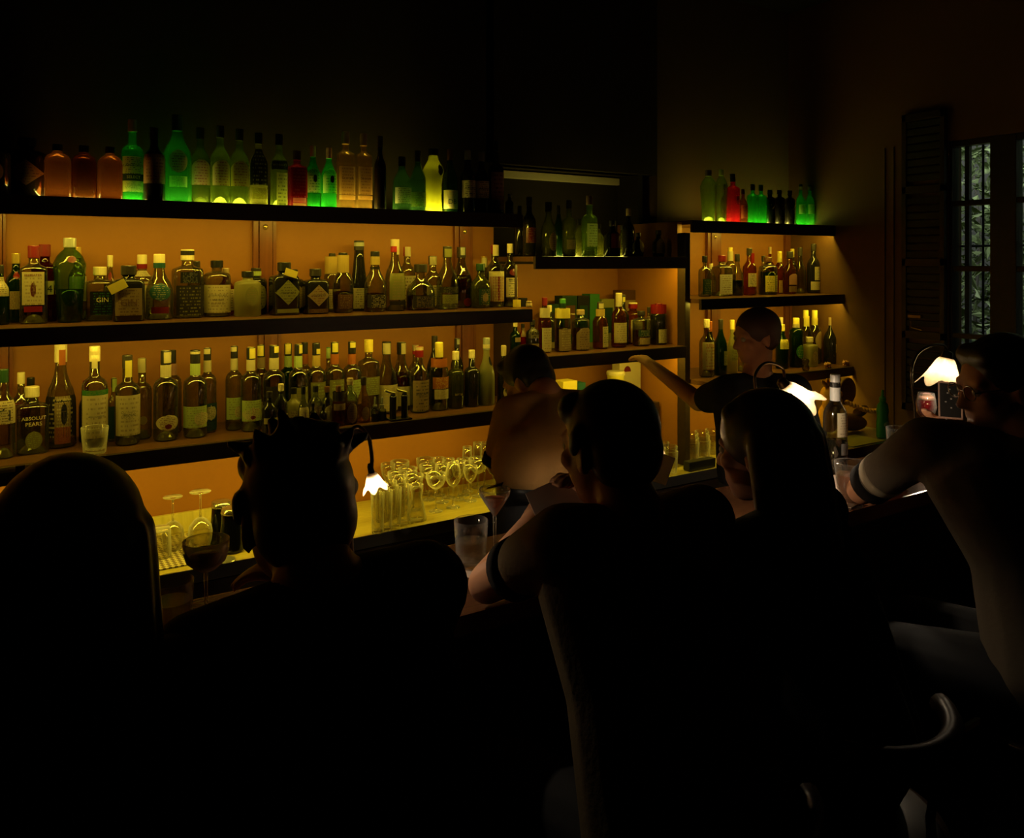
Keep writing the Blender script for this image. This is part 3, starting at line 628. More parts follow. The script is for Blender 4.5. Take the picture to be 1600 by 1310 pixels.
row([
 (6, 577, 31, 'std', 'clear', 'dgreen', 'r,cream,brown,625,661,.95;T,白,black,646,.55', 'clear bottle with cream label bearing one black brush character, lower shelf left edge'),
 (33, 582, 26, 'std', 'clear', 'cream', 'r,dred,pink,628,652,.9', 'cream-capped bottle with red label behind the clear square one, lower shelf', B),
 (48, 590, 27, 'std', 'clear', 'black', '', 'black-capped clear bottle behind the clear square one, lower shelf', B + .05),
 (50, 604, 44, 'square', 'clear', 'cream', 'T,ABSOLUT,cream,651,.75;T,PEARS,cream,660,.5;o,olive,lime,671,699,.52', 'clear square vodka bottle with pale lettering and round green print, lower shelf'),
 (95, 537, 43, 'bell', 'clear', 'cream', 'N,orange,546,570,60;r,dark,cream,617,680,.96;r,tan,cream,617,664,.5,.1;o,black,black,627,662,.2,.2;r,amber,red,664,690,.5,.1', 'tallest clear bottle with wide cream stopper and standing figure on its label'),
 (148, 541, 37, 'tall', 'clear', 'cream', 'N,cream,548,554;N,cream,560,575,60;r,green,olive,608,616,.96;r,cream,tan,616,682,.96;T,400 CONEJOS,dark,649,.62', 'tall clear bottle with cream label topped by a green band, behind the tumbler'),
 (134, 594, 20, 'std', 'dark', 'dred', '', 'dark bottle behind the green-banded one, lower shelf', B),
 (178, 591, 20, 'std', 'clear', 'dark', 'N,lime,592,612,100;r,blue,blue,634,684,.95', 'dark-labelled bottle between two cream-labelled tall ones, lower shelf', .08),
 (199, 555, 36, 'tall', 'clear', 'dark', 'N,yellow,563,589,80;r,cream,tan,616,678,.96;r,cream,black,639,653,.8;T,MEZCAL,black,646,.5', 'tall clear bottle with yellow neck strip and cream printed label'),
 (222, 560, 28, 'tall', 'clear', 'dark', 'N,cream,560,582,150;o,tan,olive,648,662,.4', 'clear bottle with small ring print right of the yellow neck strip', .07),
 (259, 548, 36, 'tall', 'clear', 'black', 'N,cream,550,567,120;N,cream,570,589;o,cream,dred,646,671,.88;o,dred,dred,660,668,.28', 'flavoured gin with cream oval label and pinkish glowing base', 0),
 (269, 547, 28, 'tall', 'clear', 'black', 'N,pink,568,586', 'flavoured gin hidden behind the pink-based one, only its neck showing', B),
 (305, 547, 35, 'tall', 'clear', 'black', 'N,cream,549,553;N,lime,568,586;r,lime,olive,633,666,.93,-.06;o,cream,olive,641,664,.62,.4', 'flavoured gin with lime label and brightest glowing base', 0),
 (324, 544, 27, 'tall', 'clear', 'black', 'N,cream,545,553,110;N,cream,563,581;r,blue,black,629,675,.95;o,cream,dark,632,656,.66,.1', 'flavoured gin with black label and cream oval, behind the lime one', .06),
 (366, 541, 26, 'tall', 'clear', 'black', 'N,cream,542,549,110;N,cream,560,578;r,lime,olive,620,654,.93;o,cream,brown,632,652,.5,.4', 'flavoured gin with pale green label left of the post on the lower shelf', .05),
 (392, 543, 31, 'tall', 'clear', 'black', 'N,yellow,544,560,110;N,cream,562,579;r,lime,olive,624,656,.93;o,cream,dred,634,656,.9;o,dred,dred,647,653,.25', 'flavoured gin with cream oval label and golden glowing base', 0),
 (408, 539, 28, 'tall', 'clear', 'black', 'N,yellow,540,556,100;N,tan,558,575;r,cream,tan,626,650,.9', 'flavoured gin with tan neck label, in front of the red-brown post', .08),
 (428, 540, 34, 'tall', 'clear', 'black', 'N,yellow,541,551,90;N,cream,559,577;r,dark,dark,602,640,.9', 'flavoured gin with red pepper neck label, behind the small brown bottle', 0),
 (450, 537, 27, 'tall', 'dgreen', 'black', 'N,yellow,537,553,90;N,lime,556,573', 'dark flavoured gin with lime neck label, between two clear ones', .06),
 (466, 538, 29, 'tall', 'clear', 'black', 'N,yellow,539,552,80;N,lime,556,574;r,olive,tan,604,640,.9', 'flavoured gin with lime neck label, in front of a dark one', 0),
 (476, 535, 24, 'tall', 'clear', 'black', 'N,orange,553,569', 'flavoured gin with orange neck label, mostly hidden behind a lime-necked one', .1),
 (494, 536, 29, 'tall', 'clear', 'black', 'N,yellow,545,553,80;N,gold,555,572;r,olive,lime,596,640,.8', 'flavoured gin with golden-orange neck label, left of the lime slip', 0),
 (513, 543, 15, 'tall', 'clear', 'green', 'N,lime,544,560', 'slim bottle with lime-green neck slip between two flavoured gins', .1),
 (523, 535, 29, 'tall', 'clear', 'black', 'N,yellow,536,550,90;N,orange,553,569;r,olive,lime,592,636,.8', 'flavoured gin with bright orange neck label, left one of two such', 0),
 (550, 534, 29, 'tall', 'clear', 'black', 'N,yellow,535,543,90;N,orange,553,569;r,lime,olive,592,630,.8', 'flavoured gin with bright orange neck label, right one of two such', 0),
 (576, 531, 29, 'square', 'clear', 'yellow', 'N,yellow,531,550;r,olive,lime,588,616,.9', 'square clear bottle with wide yellow cap, right of the orange neck labels', 0),
 (604, 534, 34, 'bell', 'clear', 'black', 'N,cream,536,553,110;r,cream,yellow,600,640,.95', 'clear bell-shaped rum with black cap and cream label, left one of two', 0),
 (627, 535, 34, 'bell', 'clear', 'black', 'N,cream,536,553,90;L,brown,583;r,cream,yellow,602,632,.95', 'amber bell-shaped rum with black cap and cream label, right one of two', 0),
 (649, 539, 22, 'std', 'clear', 'red', 'N,cream,539,548', 'bottle with cream and red cap hidden behind the red-necked one', B),
 (655, 542, 30, 'std', 'clear', 'red', 'N,cream,541,547;N,red,548,558;r,tan,dark,593,640,.9;T,ESCAPE,dark,614,.7', 'red-necked bottle with tall tan label, lower shelf right part'),
 (679, 525, 25, 'wine', 'dark', 'dark', '', 'tall black wine-shaped bottle behind the floral one, lower shelf', B),
 (686, 535, 29, 'std', 'clear', 'yellow', 'N,yellow,536,558;N,orange,560,573;r,orange,yellow,588,606,.9;r,cream,tan,607,622,.8', 'bottle with orange floral neck and label, right of the red-necked one'),
 (714, 529, 20, 'std', 'dark', 'dark', 'N,silver,530,538,90', 'dark-capped bottle behind the olive one, lower shelf', B),
 (712, 549, 26, 'tall', 'olive', 'cream', 'T,BITTER,tan,615,.5', 'plain olive-green bottle with cream stopper, lower shelf'),
 (737, 547, 24, 'tall', 'dark', 'cream', '', 'plain black bottle with cream hooked stopper, lower shelf'),
 (760, 528, 26, 'bell', 'frost', 'grey', 'N,cream,538,544;h,black,black,557,571,.4,.35;L,midori,577', 'bottle of green liqueur with grey neck and black tag, lower shelf'),
 (787, 540, 21, 'wine', 'dark', 'cream', 'N,cream,541,556,140;o,cream,cream,604,620,.5', 'black bottle with cream foil at the right end of the lower shelf'),
], 3.025, ZL + .001, 'bottles on the long lower shelf', 2.955, 3.222)
row([
 (421, 612, 23, 'std', 'dark', 'dark', 'r,cream,tan,652,661,.9', 'small dark brown bottle with cream label, front row of the lower shelf'),
 (439, 600, 22, 'std', 'clear', 'cream', 'N,dark,612,615;r,cream,tan,646,672,.9', 'small clear bottle with cream cap, front row right of the small dark brown one'),
 (459, 606, 23, 'std', 'frost', 'black', 'r,cream,dred,640,664,.9', 'small pale bottle with black cap and crest, front row of the lower shelf'),
 (474, 604, 20, 'bell', 'clear', 'black', 'r,cream,tan,636,660,.9', 'small bell-necked clear bottle with black cap, front row of the lower shelf', .02),
 (493, 603, 21, 'std', 'clear', 'black', 'r,tan,cream,634,660,.9', 'small clear bottle with black cap behind two tiny black bottles', .03),
 (511, 604, 20, 'std', 'clear', 'brown', 'o,cream,tan,632,658,.8', 'small clear bottle with brown capsule, front row of the lower shelf', .02),
 (529, 603, 20, 'std', 'brown', 'brown', 'N,dark,612,626;r,tan,brown,630,640,.9', 'small red-brown bottle with brown and black capsule, front row'),
 (547, 591, 23, 'std', 'clear', 'tan', 'N,cream,593,596;L,amber,628;o,tan,brown,628,660,.7', 'small bottle of orange liquid with tan cap, front row'),
 (568, 589, 21, 'bell', 'honey', 'dark', 'o,tan,cream,634,656,.6', 'small bell-necked bottle of rosy amber, last of the front row before the droppers'),
 (489, 630, 12, 'std', 'dark', 'black', 'o,cream,cream,656,663,.5', 'left one of two tiny black bottles in the front row', -.02),
 (505, 631, 12, 'std', 'dark', 'black', 'o,cream,cream,656,663,.5', 'right one of two tiny black bottles in the front row', -.02),
 (586, 620, 12, 'drop', 'clear', 'grey', 'r,black,black,646,661,.95', 'left one of two dropper bottles beside the black pourers'),
 (597, 620, 13, 'drop', 'clear', 'grey', 'r,black,black,643,659,.95', 'right one of two dropper bottles beside the black pourers'),
], 2.935, ZL + .001, 'small bottles in front on the lower shelf', 2.902, 3.1)
row([
 (827, 308, 21, 'std', 'dark', 'dark', 'r,dred,tan,356,380,.9', 'unlit bottle with dark red label at the left of the recess top shelf'),
 (812, 322, 18, 'wine', 'dark', 'dark', '', 'black bottle in shadow at the far left of the recess top shelf', .1),
 (857, 316, 25, 'bell', 'olive', 'dark', 'o,tan,dred,363,393,.6,.2', 'bottle with oval red-printed tan label on the recess top shelf'),
 (873, 321, 16, 'wine', 'dgreen', 'dark', '', 'slim dark bottle behind the oval-labelled one, recess top shelf', .12),
 (889, 313, 21, 'tall', 'olive', 'dark', 'r,cream,brown,375,390,.8', 'bottle with small square cream label on the recess top shelf'),
 (905, 342, 17, 'wine', 'olive', 'dark', '', 'olive bottle left of the white-labelled one, recess top shelf', .12),
 (921, 306, 25, 'tall', 'gclear', 'tan', 'r,white,grey,350,386,.8', 'tallest bottle with tan capsule and white label, recess top shelf'),
 (936, 350, 15, 'std', 'olive', 'dark', '', 'half-lit olive bottle right of the white-labelled one, recess top shelf', .1),
 (957, 345, 25, 'std', 'dark', 'dark', 'r,dred,brown,365,388,.7', 'round dark bottle with speckled shine in the middle of the recess top shelf'),  # red-brown print patch stands in for a reflection on the glass
 (972, 352, 14, 'std', 'olive', 'dark', '', 'half-lit olive bottle left of the tan-capped one, recess top shelf', .1),
 (982, 326, 19, 'std', 'dark', 'tan', '', 'dark bottle with dull tan cap before the recess corner', .05),
 (997, 364, 19, 'round', 'dark', 'dark', 'o,tan,yellow,373,395,.6,.2', 'small dark bottle with round tan label right of the recess corner'),
 (1029, 360, 21, 'round', 'dark', 'dark', 'a,tan,gold,373,396,.85', 'dark bottle with arched tan label, alone at the right of the recess top shelf'),
 (1057, 358, 16, 'round', 'dark', 'dark', 'o,tan,gold,367,390,.4,.3', 'dark bottle with narrow tan label at the right end of the recess top shelf'),
], 3.06, ZNU + .0025, 'bottles on the recess top shelf', 2.945, 3.45)
row([
 (805, 503, 17, 'std', 'dgreen', 'cream', 'r,tan,brown,527,534,.6', 'dark bottle with pale cap at the far left of the recess lower shelf'),
 (817, 506, 14, 'std', 'red', 'dark', 'r,tan,brown,512,526,.9', 'bottle with brown collar and red glint at the left of the recess lower shelf', .02),
 (832, 500, 20, 'flat', 'dark', 'dark', 'r,dark,cream,510,528,.95;r,tan,brown,537,552,.8', 'black whisky bottle with white print and low tan label, recess lower shelf'),
 (851, 465, 21, 'std', 'amber', 'dred', 'N,cream,481,496,120;r,cream,tan,512,549,.85', 'amber bottle with dark red capsule and tall cream label, recess lower shelf'),
 (858, 477, 20, 'std', 'clear', 'cream', 'r,cream,gold,534,548,.9', 'cream-capped bottle right behind the dark red capsule, recess lower shelf', .12),
 (879, 467, 25, 'tall', 'clear', 'green', 'N,dgreen,474,481;N,yellow,482,497;L,amber,512;r,tan,cream,514,548,.9', 'tall whisky with green cap and yellow neck label, recess lower shelf'),
 (907, 484, 28, 'apoth', 'clear', 'tan', 'L,amber,513;a,tan,brown,512,545,.92', 'round-shouldered whisky with wide tan label, middle of the recess lower shelf'),
 (938, 472, 24, 'std', 'amber', 'dark', 'N,cream,474,482,120;N,gold,483,494;r,cream,green,510,542,.62,.3', 'amber whisky with narrow tall cream label, middle of the recess lower shelf'),
 (967, 458, 24, 'std', 'amber', 'cream', 'N,cream,459,479;r,cream,tan,504,535,.95', 'amber whisky with big cream label and tall cream capsule, recess lower shelf'),
 (974, 461, 18, 'std', 'dark', 'dark', 'N,yellow,464,472,60', 'dark-capped bottle behind the tall cream capsule, recess lower shelf', .14),
 (989, 473, 30, 'apoth', 'amber', 'cream', 'N,red,475,482;r,cream,tan,499,534,.85', 'amber whisky with red-and-cream collar behind the stout small one', .1),
 (1002, 486, 27, 'apoth', 'clear', 'dark', 'L,amber,516;r,dgreen,cream,515,525,.8;r,tan,cream,527,537,.7', 'stout whisky with dark green label, recess lower shelf'),
 (1014, 480, 14, 'std', 'clear', 'dark', 'r,cream,gold,498,530,.9', 'slim bottle with cream label between the stout whisky and the red-topped one', .1),
 (1029, 474, 26, 'apoth', 'dark', 'dred', 'N,red,476,490;r,cream,brown,514,535,.75,.1', 'dark bottle with red capsule and cream label at the right of the recess lower shelf'),
], 3.06, ZNL + .001, 'bottles on the recess lower shelf', 2.945, 3.27)
row([
 (1107, 266, 26, 'flute', 'gclear', 'silver', '', 'clear fluted shaker-shaped bottle at the left of the window-side top shelf'),
 (1127, 265, 20, 'flute', 'gclear', 'lime', '', 'second fluted bottle with lit green neck, behind the first', .03),
 (1134, 288, 16, 'std', 'amber', 'dark', '', 'amber bottle half hidden left of the glowing red one', .05),
 (1145, 272, 19, 'square', 'red', 'dark', 'r,pink,dred,306,319,.35,.3;T,P,dred,312,.2,.3', 'glowing red bottle on the window-side top shelf'),
 (1161, 296, 14, 'std', 'brown', 'dark', 'r,tan,brown,321,342,.9', 'small bottle with brown label between the red and the green glow'),
 (1176, 288, 15, 'square', 'bgreen', 'dgreen', '', 'left one of two emerald glowing square bottles'),
 (1189, 289, 15, 'square', 'bgreen', 'dgreen', '', 'right one of two emerald glowing square bottles'),
 (1203, 297, 17, 'apoth', 'dark', 'dark', 'T,7,tan,324,.55', 'leftmost of three dark bottles marked with a seven'),
 (1218, 297, 17, 'apoth', 'dark', 'dark', 'T,7,tan,324,.55', 'middle one of three dark bottles marked with a seven'),
 (1234, 298, 16, 'apoth', 'dark', 'dark', 'T,7,tan,325,.55', 'rightmost of three dark bottles marked with a seven'),
 (1251, 288, 14, 'std', 'bgreen', 'dgreen', 'N,lime,292,297;r,lime,green,320,335,.95', 'leftmost of three pale green lit bottles at the shelf end by the side wall'),
 (1265, 289, 14, 'std', 'bgreen', 'dgreen', 'N,tan,292,297;r,lime,green,320,335,.95', 'middle one of three pale green lit bottles at the shelf end by the side wall'),
 (1279, 290, 13, 'std', 'bgreen', 'dgreen', 'N,tan,293,297;r,lime,green,321,335,.95', 'rightmost of three pale green lit bottles at the shelf end by the side wall'),
], 3.085, ZRT + .0025, 'bottles on the window-side top shelf', 2.945, 3.247)
row([
 (1101, 400, 19, 'flat', 'clear', 'black', 'r,dgreen,olive,436,460,.9', 'clear flat bottle with black cap at the left of the window-side middle shelf'),
 (1111, 412, 14, 'std', 'clear', 'cream', 'r,cream,dark,438,456,.8', 'low clear bottle behind the white box-like label, window-side middle shelf', .05),
 (1128, 399, 27, 'square', 'clear', 'dred', 'r,white,tan,429,460,.95', 'squat square bottle with wide white label, window-side middle shelf'),
 (1141, 387, 17, 'std', 'clear', 'yellow', 'N,cream,393,408', 'yellow-capped bottle behind the squat white-labelled one', .12),
 (1152, 397, 19, 'bell', 'clear', 'dark', 'L,dgreen,438', 'bell-necked bottle with dark liquid, window-side middle shelf'),
 (1171, 388, 21, 'std', 'amber', 'dark', 'N,red,396,412,100;r,cream,dark,427,448,.8', 'bourbon with dark red neck and cream label, window-side middle shelf'),
 (1193, 400, 16, 'std', 'clear', 'dark', '', 'dark-capped clear bottle behind the round black-and-green one', .1),
 (1200, 402, 28, 'apoth', 'clear', 'brown', 'L,dgreen,425;r,yellow,dark,431,456,.42,-.5;r,olive,cream,430,456,.5,.4', 'round-shouldered bottle with yellow and green labels, window-side middle shelf'),
 (1203, 386, 12, 'tall', 'amber', 'tan', '', 'slim amber neck rising behind the round-shouldered one', .13),
 (1218, 393, 16, 'std', 'amber', 'yellow', 'N,yellow,394,410;r,gold,tan,438,458,.8', 'pale yellow-capped bottle left of the rosy oval bottle', .06),
 (1234, 393, 23, 'round', 'amber', 'dark', 'a,pink,tan,428,445,.7;r,tan,dred,447,456,.7', 'rosy amber oval bottle in the middle of the window-side middle shelf'),
 (1238, 389, 14, 'std', 'clear', 'yellow', 'N,yellow,390,402', 'yellow-capped neck behind the rosy amber oval bottle', .13),
 (1250, 387, 18, 'bell', 'clear', 'dark', '', 'clear bell-necked bottle left of the tall black one', .04),
 (1258, 389, 14, 'std', 'amber', 'tan', 'N,cream,389,400,130', 'tan-labelled neck behind the tall black bottle, window-side middle shelf', .12),
 (1271, 381, 19, 'std', 'dark', 'dark', 'r,cream,grey,417,438,.7,.1;r,cream,gold,440,453,.95', 'tall black bottle with two white labels, window-side middle shelf'),
 (1279, 403, 14, 'std', 'dark', 'orange', '', 'orange-topped dark bottle behind the two-labelled black one', .08),
 (1293, 402, 21, 'round', 'dark', 'dred', 'r,black,cream,443,455,.8,.1;N,dred,404,425', 'dark round bottle with red neck at the right end of the window-side middle shelf'),
], 3.055, ZRM + .001, 'bottles on the window-side middle shelf', 2.925, 3.222)
row([
 (1104, 499, 23, 'std', 'clear', 'cream', 'r,cream,orange,534,577,.96;T,LILLET,orange,540,.6', 'bottle with tall cream label lettered in orange, window-side lowest shelf'),
 (1109, 502, 19, 'wine', 'dark', 'orange', 'N,orange,503,518', 'orange-capped dark bottle behind the tall cream label', .09),
 (1126, 499, 20, 'wine', 'dgreen', 'dark', 'r,olive,cream,548,570,.6,.3', 'dark green wine-shaped bottle, window-side lowest shelf'),
 (1144, 500, 17, 'bell', 'frost', 'yellow', 'r,olive,dark,540,562,.95', 'yellowish bell-necked bottle left of the standing bartender, lowest shelf', .03),
 (1157, 545, 12, 'std', 'clear', 'cream', '', 'low cream-capped bottle hidden behind the standing bartender', .05),
 (1220, 496, 16, 'std', 'clear', 'cream', '', 'cream-capped neck right of the standing bartender, lowest shelf', .1),
 (1222, 507, 20, 'std', 'dgreen', 'yellow', 'r,yellow,brown,530,545,.95', 'dark bottle with yellow label right of the standing bartender'),
 (1244, 497, 21, 'apoth', 'dgreen', 'yellow', 'N,cream,506,512;o,green,lime,538,560,.7', 'green bottle with dark crest, window-side lowest shelf'),
 (1259, 485, 19, 'std', 'clear', 'yellow', 'N,yellow,494,510,200;r,olive,yellow,540,556,.9', 'tall yellow-topped bottle, left one of two, window-side lowest shelf', .05),
 (1273, 485, 20, 'std', 'clear', 'yellow', 'N,yellow,497,508;o,tan,orange,517,545,.8', 'tall yellow-topped bottle with ring label, right one of two, lowest shelf', .05),
 (1284, 497, 16, 'std', 'red', 'yellow', 'N,orange,508,513', 'orange-red bottle with yellow cap left of the black stout-shaped one', .08),
 (1265, 527, 22, 'jar', 'frost', 'cream', 'o,cream,brown,548,565,.6', 'pale rounded jar bottle in front of the yellow-topped pair', -.02),
 (1299, 496, 24, 'wine', 'dark', 'tan', 'r,tan,black,537,550,.6,.2', 'black wine-shaped bottle with small torn tan label, above the pig figures'),
], 2.96, ZRL + .001, 'bottles on the window-side lowest shelf', 2.825, 3.222)
# ================================================================ glassware
G_WARE = glassy('thin_clear_glass', (.94, .93, .88), (.8, .76, .5), gloss=.07, rough=.05, power=.45, rim=1.15)
G_BAR = glassy('bar_glass', (.95, .94, .9), (.7, .66, .55), gloss=.06, rough=.04, power=.4, rim=.35)
G_DRK = lambda n, c, t=.3: glassy(n, c, [v * .4 for v in c], transl=t, tcol=c, gloss=.03)
def shell_bm(prof, th, seg=28, base=None):
    out = list(prof); inn = [(max(.001, r - th), z + (th if i == 0 else 0)) for i, (r, z) in enumerate(prof)]
    if base: inn[0] = (inn[0][0], base)
    return lathe(nb(), out + inn[::-1], seg)
KINDS = {   # foot radius, where the bowl begins, bowl profile (radius m, fraction of height)
 'wine':  (.033, .46, [(.004, .45), (.020, .50), (.034, .60), (.038, .72), (.035, .86), (.029, 1)]),
 'coupe': (.034, .58, [(.004, .57), (.022, .62), (.040, .72), (.047, .85), (.048, 1)]),
 'nick':  (.032, .52, [(.004, .51), (.018, .58), (.031, .72), (.036, .88), (.035, 1)]),
 'flute': (.030, .38, [(.004, .37), (.014, .44), (.022, .60), (.025, .80), (.023, 1)]),
 'martini': (.034, .62, [(.004, .61), (.030, .80), (.044, .91), (.047, .97), (.046, 1)]),
}
def stem_glass(loc, h, kind, label, group=None, k=1.0, drink=None, name='stemmed_glass', flip=False, tilt=0):
    fr, b0, prof = KINDS[kind]
    t = thing(name, label, 'glass', loc, 0, group)
    S = (lambda r, z: (r, h - z)) if flip else (lambda r, z: (r, z))
    obj('foot', lathe(nb(), [S(fr * k, 0), S(fr * k, .0018), S(fr * k * .5, .004), S(.006, .009), S(.0035, .016)], 24), G_WARE, t, smooth=True)
    obj('stem', lathe(nb(), [S(.0035, .015), S(.0032, b0 * h * .6), S(.0045, b0 * h)], 12), G_WARE, t, smooth=True)
    pr = [(r * k, z * h) for r, z in prof]
    inn = [(max(.001, r - .0012), z + (.0015 if i == 0 else 0)) for i, (r, z) in enumerate(pr)]
    bm = lathe(nb(), [S(*q) for q in pr + inn[::-1]], 28); obj('bowl', bm, G_WARE, t, smooth=True)
    if drink:
        dm, lev = drink; zl = (b0 + (1 - b0) * lev) * h
        pp = [(rr - .0016, zz + .002) for rr, zz in pr if zz < zl]; rl = rad_at([(z, r) for r, z in pr], zl)
        obj('drink', lathe(nb(), pp + [(rl - .0016, zl)], 24), dm, t, smooth=True)
    if tilt: t.rotation_euler = (0, tilt, 0)
    return t
def tumbler(loc, h, r0, r1, label, group=None, drink=None, cut=False, name='tumbler', flip=False, rim=None, gm=None):
    t = thing(name, label, 'glass', loc, 0, group)
    S = (lambda r, z: (r, h - z)) if flip else (lambda r, z: (r, z))
    pr = [(r0 * .94, 0), (r0, .004), (r0 + (r1 - r0) * .5, h * .5), (r1, h - .0015), (r1 - .0008, h)]
    inn = [(r1 - .0022, h - .001), (r0 + (r1 - r0) * .5 - .0022, h * .5), (r0 - .003, .014), (r0 * .5, .011)]
    bm = lathe(nb(), [S(*q) for q in pr + inn], 28)
    if cut:
        for i, v in enumerate(bm.verts):
            a = math.atan2(v.co.y, v.co.x); v.co.x *= 1 + .025 * math.cos(14 * a); v.co.y *= 1 + .025 * math.cos(14 * a)
    obj('glass_wall', bm, gm or (G_BAR if name in ('water_glass', 'drink_glass') else G_WARE), t, smooth=not cut)
    if drink:
        dm, lev = drink; zl = lev * h
        obj('drink', lathe(nb(), [(r0 - .004, .0145), (r0 + (r1 - r0) * lev - .0028, zl)], 24), dm, t)
    if rim: obj('coaster', lathe(nb(), [(r0 * 1.15, h + .0005), (r0 * 1.15, h + .006)], 24), rim, t)
    return t
WG = 'stemmed glasses on the lit worktop'
for i, (px, py, h, kind, lab) in enumerate([
 (681, 799, .155, 'coupe', 'coupe glass nearest the worktop edge, right of the tall plain glasses'),
 (708, 793, .185, 'wine', 'wine glass nearest the worktop edge, middle of the glass cluster'),
 (747, 775, .165, 'coupe', 'coupe glass by itself near the martini drink, in front of the flutes'),
 (730, 768, .200, 'flute', 'leftmost flute glass standing by the back panel'),
 (746, 762, .205, 'flute', 'second flute glass from the left by the back panel'),
 (757, 760, .200, 'flute', 'flute glass just left of the bent bartender elbow'),
 (771, 772, .185, 'wine', 'wine glass closest to the bent bartender sleeve'),
 (774, 761, .205, 'flute', 'rearmost flute glass by the bent bartender arm'),
 (670, 781, .150, 'coupe', 'coupe glass in the second line, behind the nearest coupe'),
 (691, 785, .160, 'nick', 'small round-bowled glass between the nearest coupe and wine glass'),
 (701, 778, .170, 'wine', 'wine glass behind the middle of the cluster'),
 (716, 781, .165, 'nick', 'small round-bowled glass right of the nearest wine glass'),
 (660, 769, .155, 'coupe', 'coupe glass against the back panel behind the tall glasses'),
 (637, 787, .150, 'coupe', 'coupe glass in the middle of the left half of the cluster'),
 (612, 771, .160, 'coupe', 'coupe glass with high rim at the back left of the cluster'),
 (621, 794, .150, 'coupe', 'coupe glass right beside the glowing flower lamp'),
 (606, 783, .160, 'nick', 'small round-bowled glass behind the flower lamp'),
 (646, 797, .145, 'coupe', 'coupe glass just behind the upturned carafe'),
 (724, 774, .160, 'nick', 'small round-bowled glass left of the flutes'),
 (686, 774, .165, 'wine', 'wine glass rearmost in the middle of the cluster'),
 (735, 783, .150, 'nick', 'small round-bowled glass left of the lone coupe'),
]):
    p = onz(px, py, ZW + .001); p.y = min(p.y, YLOW - .05)
    stem_glass(p, h, kind, lab, WG, k=.86)
for i, (px, py, lab) in enumerate([
 (590, 832, 'tall plain glass nearest the flower lamp, front left of the row'), (603, 828, 'tall plain glass second in the front row beside the lamp'), (617, 823, 'tall plain glass third in the front row beside the lamp'),
 (630, 818, 'tall plain glass fourth in the front row, before the carafe'), (596, 815, 'tall plain glass in the back row right behind the lamp'), (610, 811, 'tall plain glass second in the back row behind the lamp'), (624, 806, 'tall plain glass third in the back row, among the coupes')]):
    tumbler(onz(px, py, ZW + .001), .15, .023, .026, lab, 'tall plain glasses on the lit worktop', name='highball_glass')
t = thing('carafe', 'upturned clear carafe at the worktop edge, in front of the tall glasses', 'carafe', onz(651, 812, ZW + .001))
obj('glass_wall', shell_bm([(.040, .001), (.036, .02), (.028, .06), (.021, .09), (.026, .12), (.027, .14)], .002), G_WARE, t, smooth=True)
# left end of the worktop, on the drip mat
ZM_ = ZW + .0065
stem_glass(onz(270, 858, ZM_), .185, 'wine', 'upturned wine glass on the drip mat, left one', 'upturned glasses on the drip mat', k=1.0, flip=True)
stem_glass(onz(313, 856, ZM_), .200, 'wine', 'upturned wine glass on the drip mat, right one with wide foot', 'upturned glasses on the drip mat', k=1.1, flip=True)
tumbler(onz(249, 870, ZM_), .10, .036, .040, 'upturned tumbler on the drip mat beside the long-haired woman', 'upturned glasses on the drip mat', flip=True)
M_tin = plain('dark_tin', (.03, .03, .03), .12, .9)
for px, py, lab in ((346, 846, 'dark upturned mixing tin on the drip mat, left one'), (362, 858, 'dark upturned mixing tin on the drip mat, right one half behind the tousled head')):
    t = thing('mixing_tin', lab, 'tin', onz(px, py, ZM_), 0, 'upturned mixing tins')
    obj('tin_body', lathe(nb(), [(.045, 0), (.045, .004), (.041, .02), (.032, .135), (.030, .14)], 28), M_tin, t, smooth=True)
    obj('base_ring', lathe(nb(), [(.036, .126), (.037, .13), (.034, .145), (.028, .146)], 28), plain('steel_ring', (.5, .45, .4), .2, .9), t, smooth=True)
t = thing('cocktail_strainer', 'small steel strainer with its handle beside the dark tins', 'strainer', onz(352, 876, ZM_), .6)
obj('strainer_plate', lathe(nb(), [(.033, 0), (.035, .002), (.033, .004)], 24), M_steel, t)
obj('handle', tube(nb(), [(-.03, 0, .003), (-.07, 0, .008), (-.12, 0, .012)], .004), M_steel, t)
# right part: close-packed cut tumblers on the worktop
lines = ('front', 'second', 'third', 'back'); cols = ('leftmost', 'second from left', 'third from left', 'fourth from left', 'rightmost')
for r, y in enumerate((2.885, 2.968, 3.050, 3.132)):
    x, c = at((1028, 1028, 1034, 1040)[r], 700, y).x, 0
    while c < (2, 4, 5, 5)[r]:
        if y > 2.90 and 2.850 < x < 2.972: x = 2.973
        tumbler((x, y, ZW + .0012), .105, .0325, .038, 'cut-glass tumbler beside the head of the olive tee, %s line, %s' % (lines[r], cols[c]), 'cut-glass tumblers on the worktop', cut=True, name='cut_tumbler')
        x += .0795; c += 1
M_coast = plain('pale_coaster', (.62, .5, .36), .6)
for i, (px, dy) in enumerate(((1034, 0), (1045, .09), (1054, .0), (1063, .09), (1073, 0))):
    p = at(px, 660, 3.31 + dy)
    tumbler((p.x, p.y, ZW + .0012), .125, .040, .043, 'tall glass covered by a pale coaster behind the tumblers, %s' % ('leftmost', 'second from left', 'third from left', 'rightmost', 'rearmost')[i], 'coaster-topped glasses in the recess', rim=M_coast, name='covered_glass')
o = obj('black_tray', bx((-.09, -.022, 0), (.09, .022, .045), .006), plain('black_rubber', (.008, .008, .008), .5), loc=(at(1094, 740, 2.858).x, 2.862, ZW + .0022)); tag(o, 'black box-shaped tray at the worktop edge before the cut tumblers', 'tray')

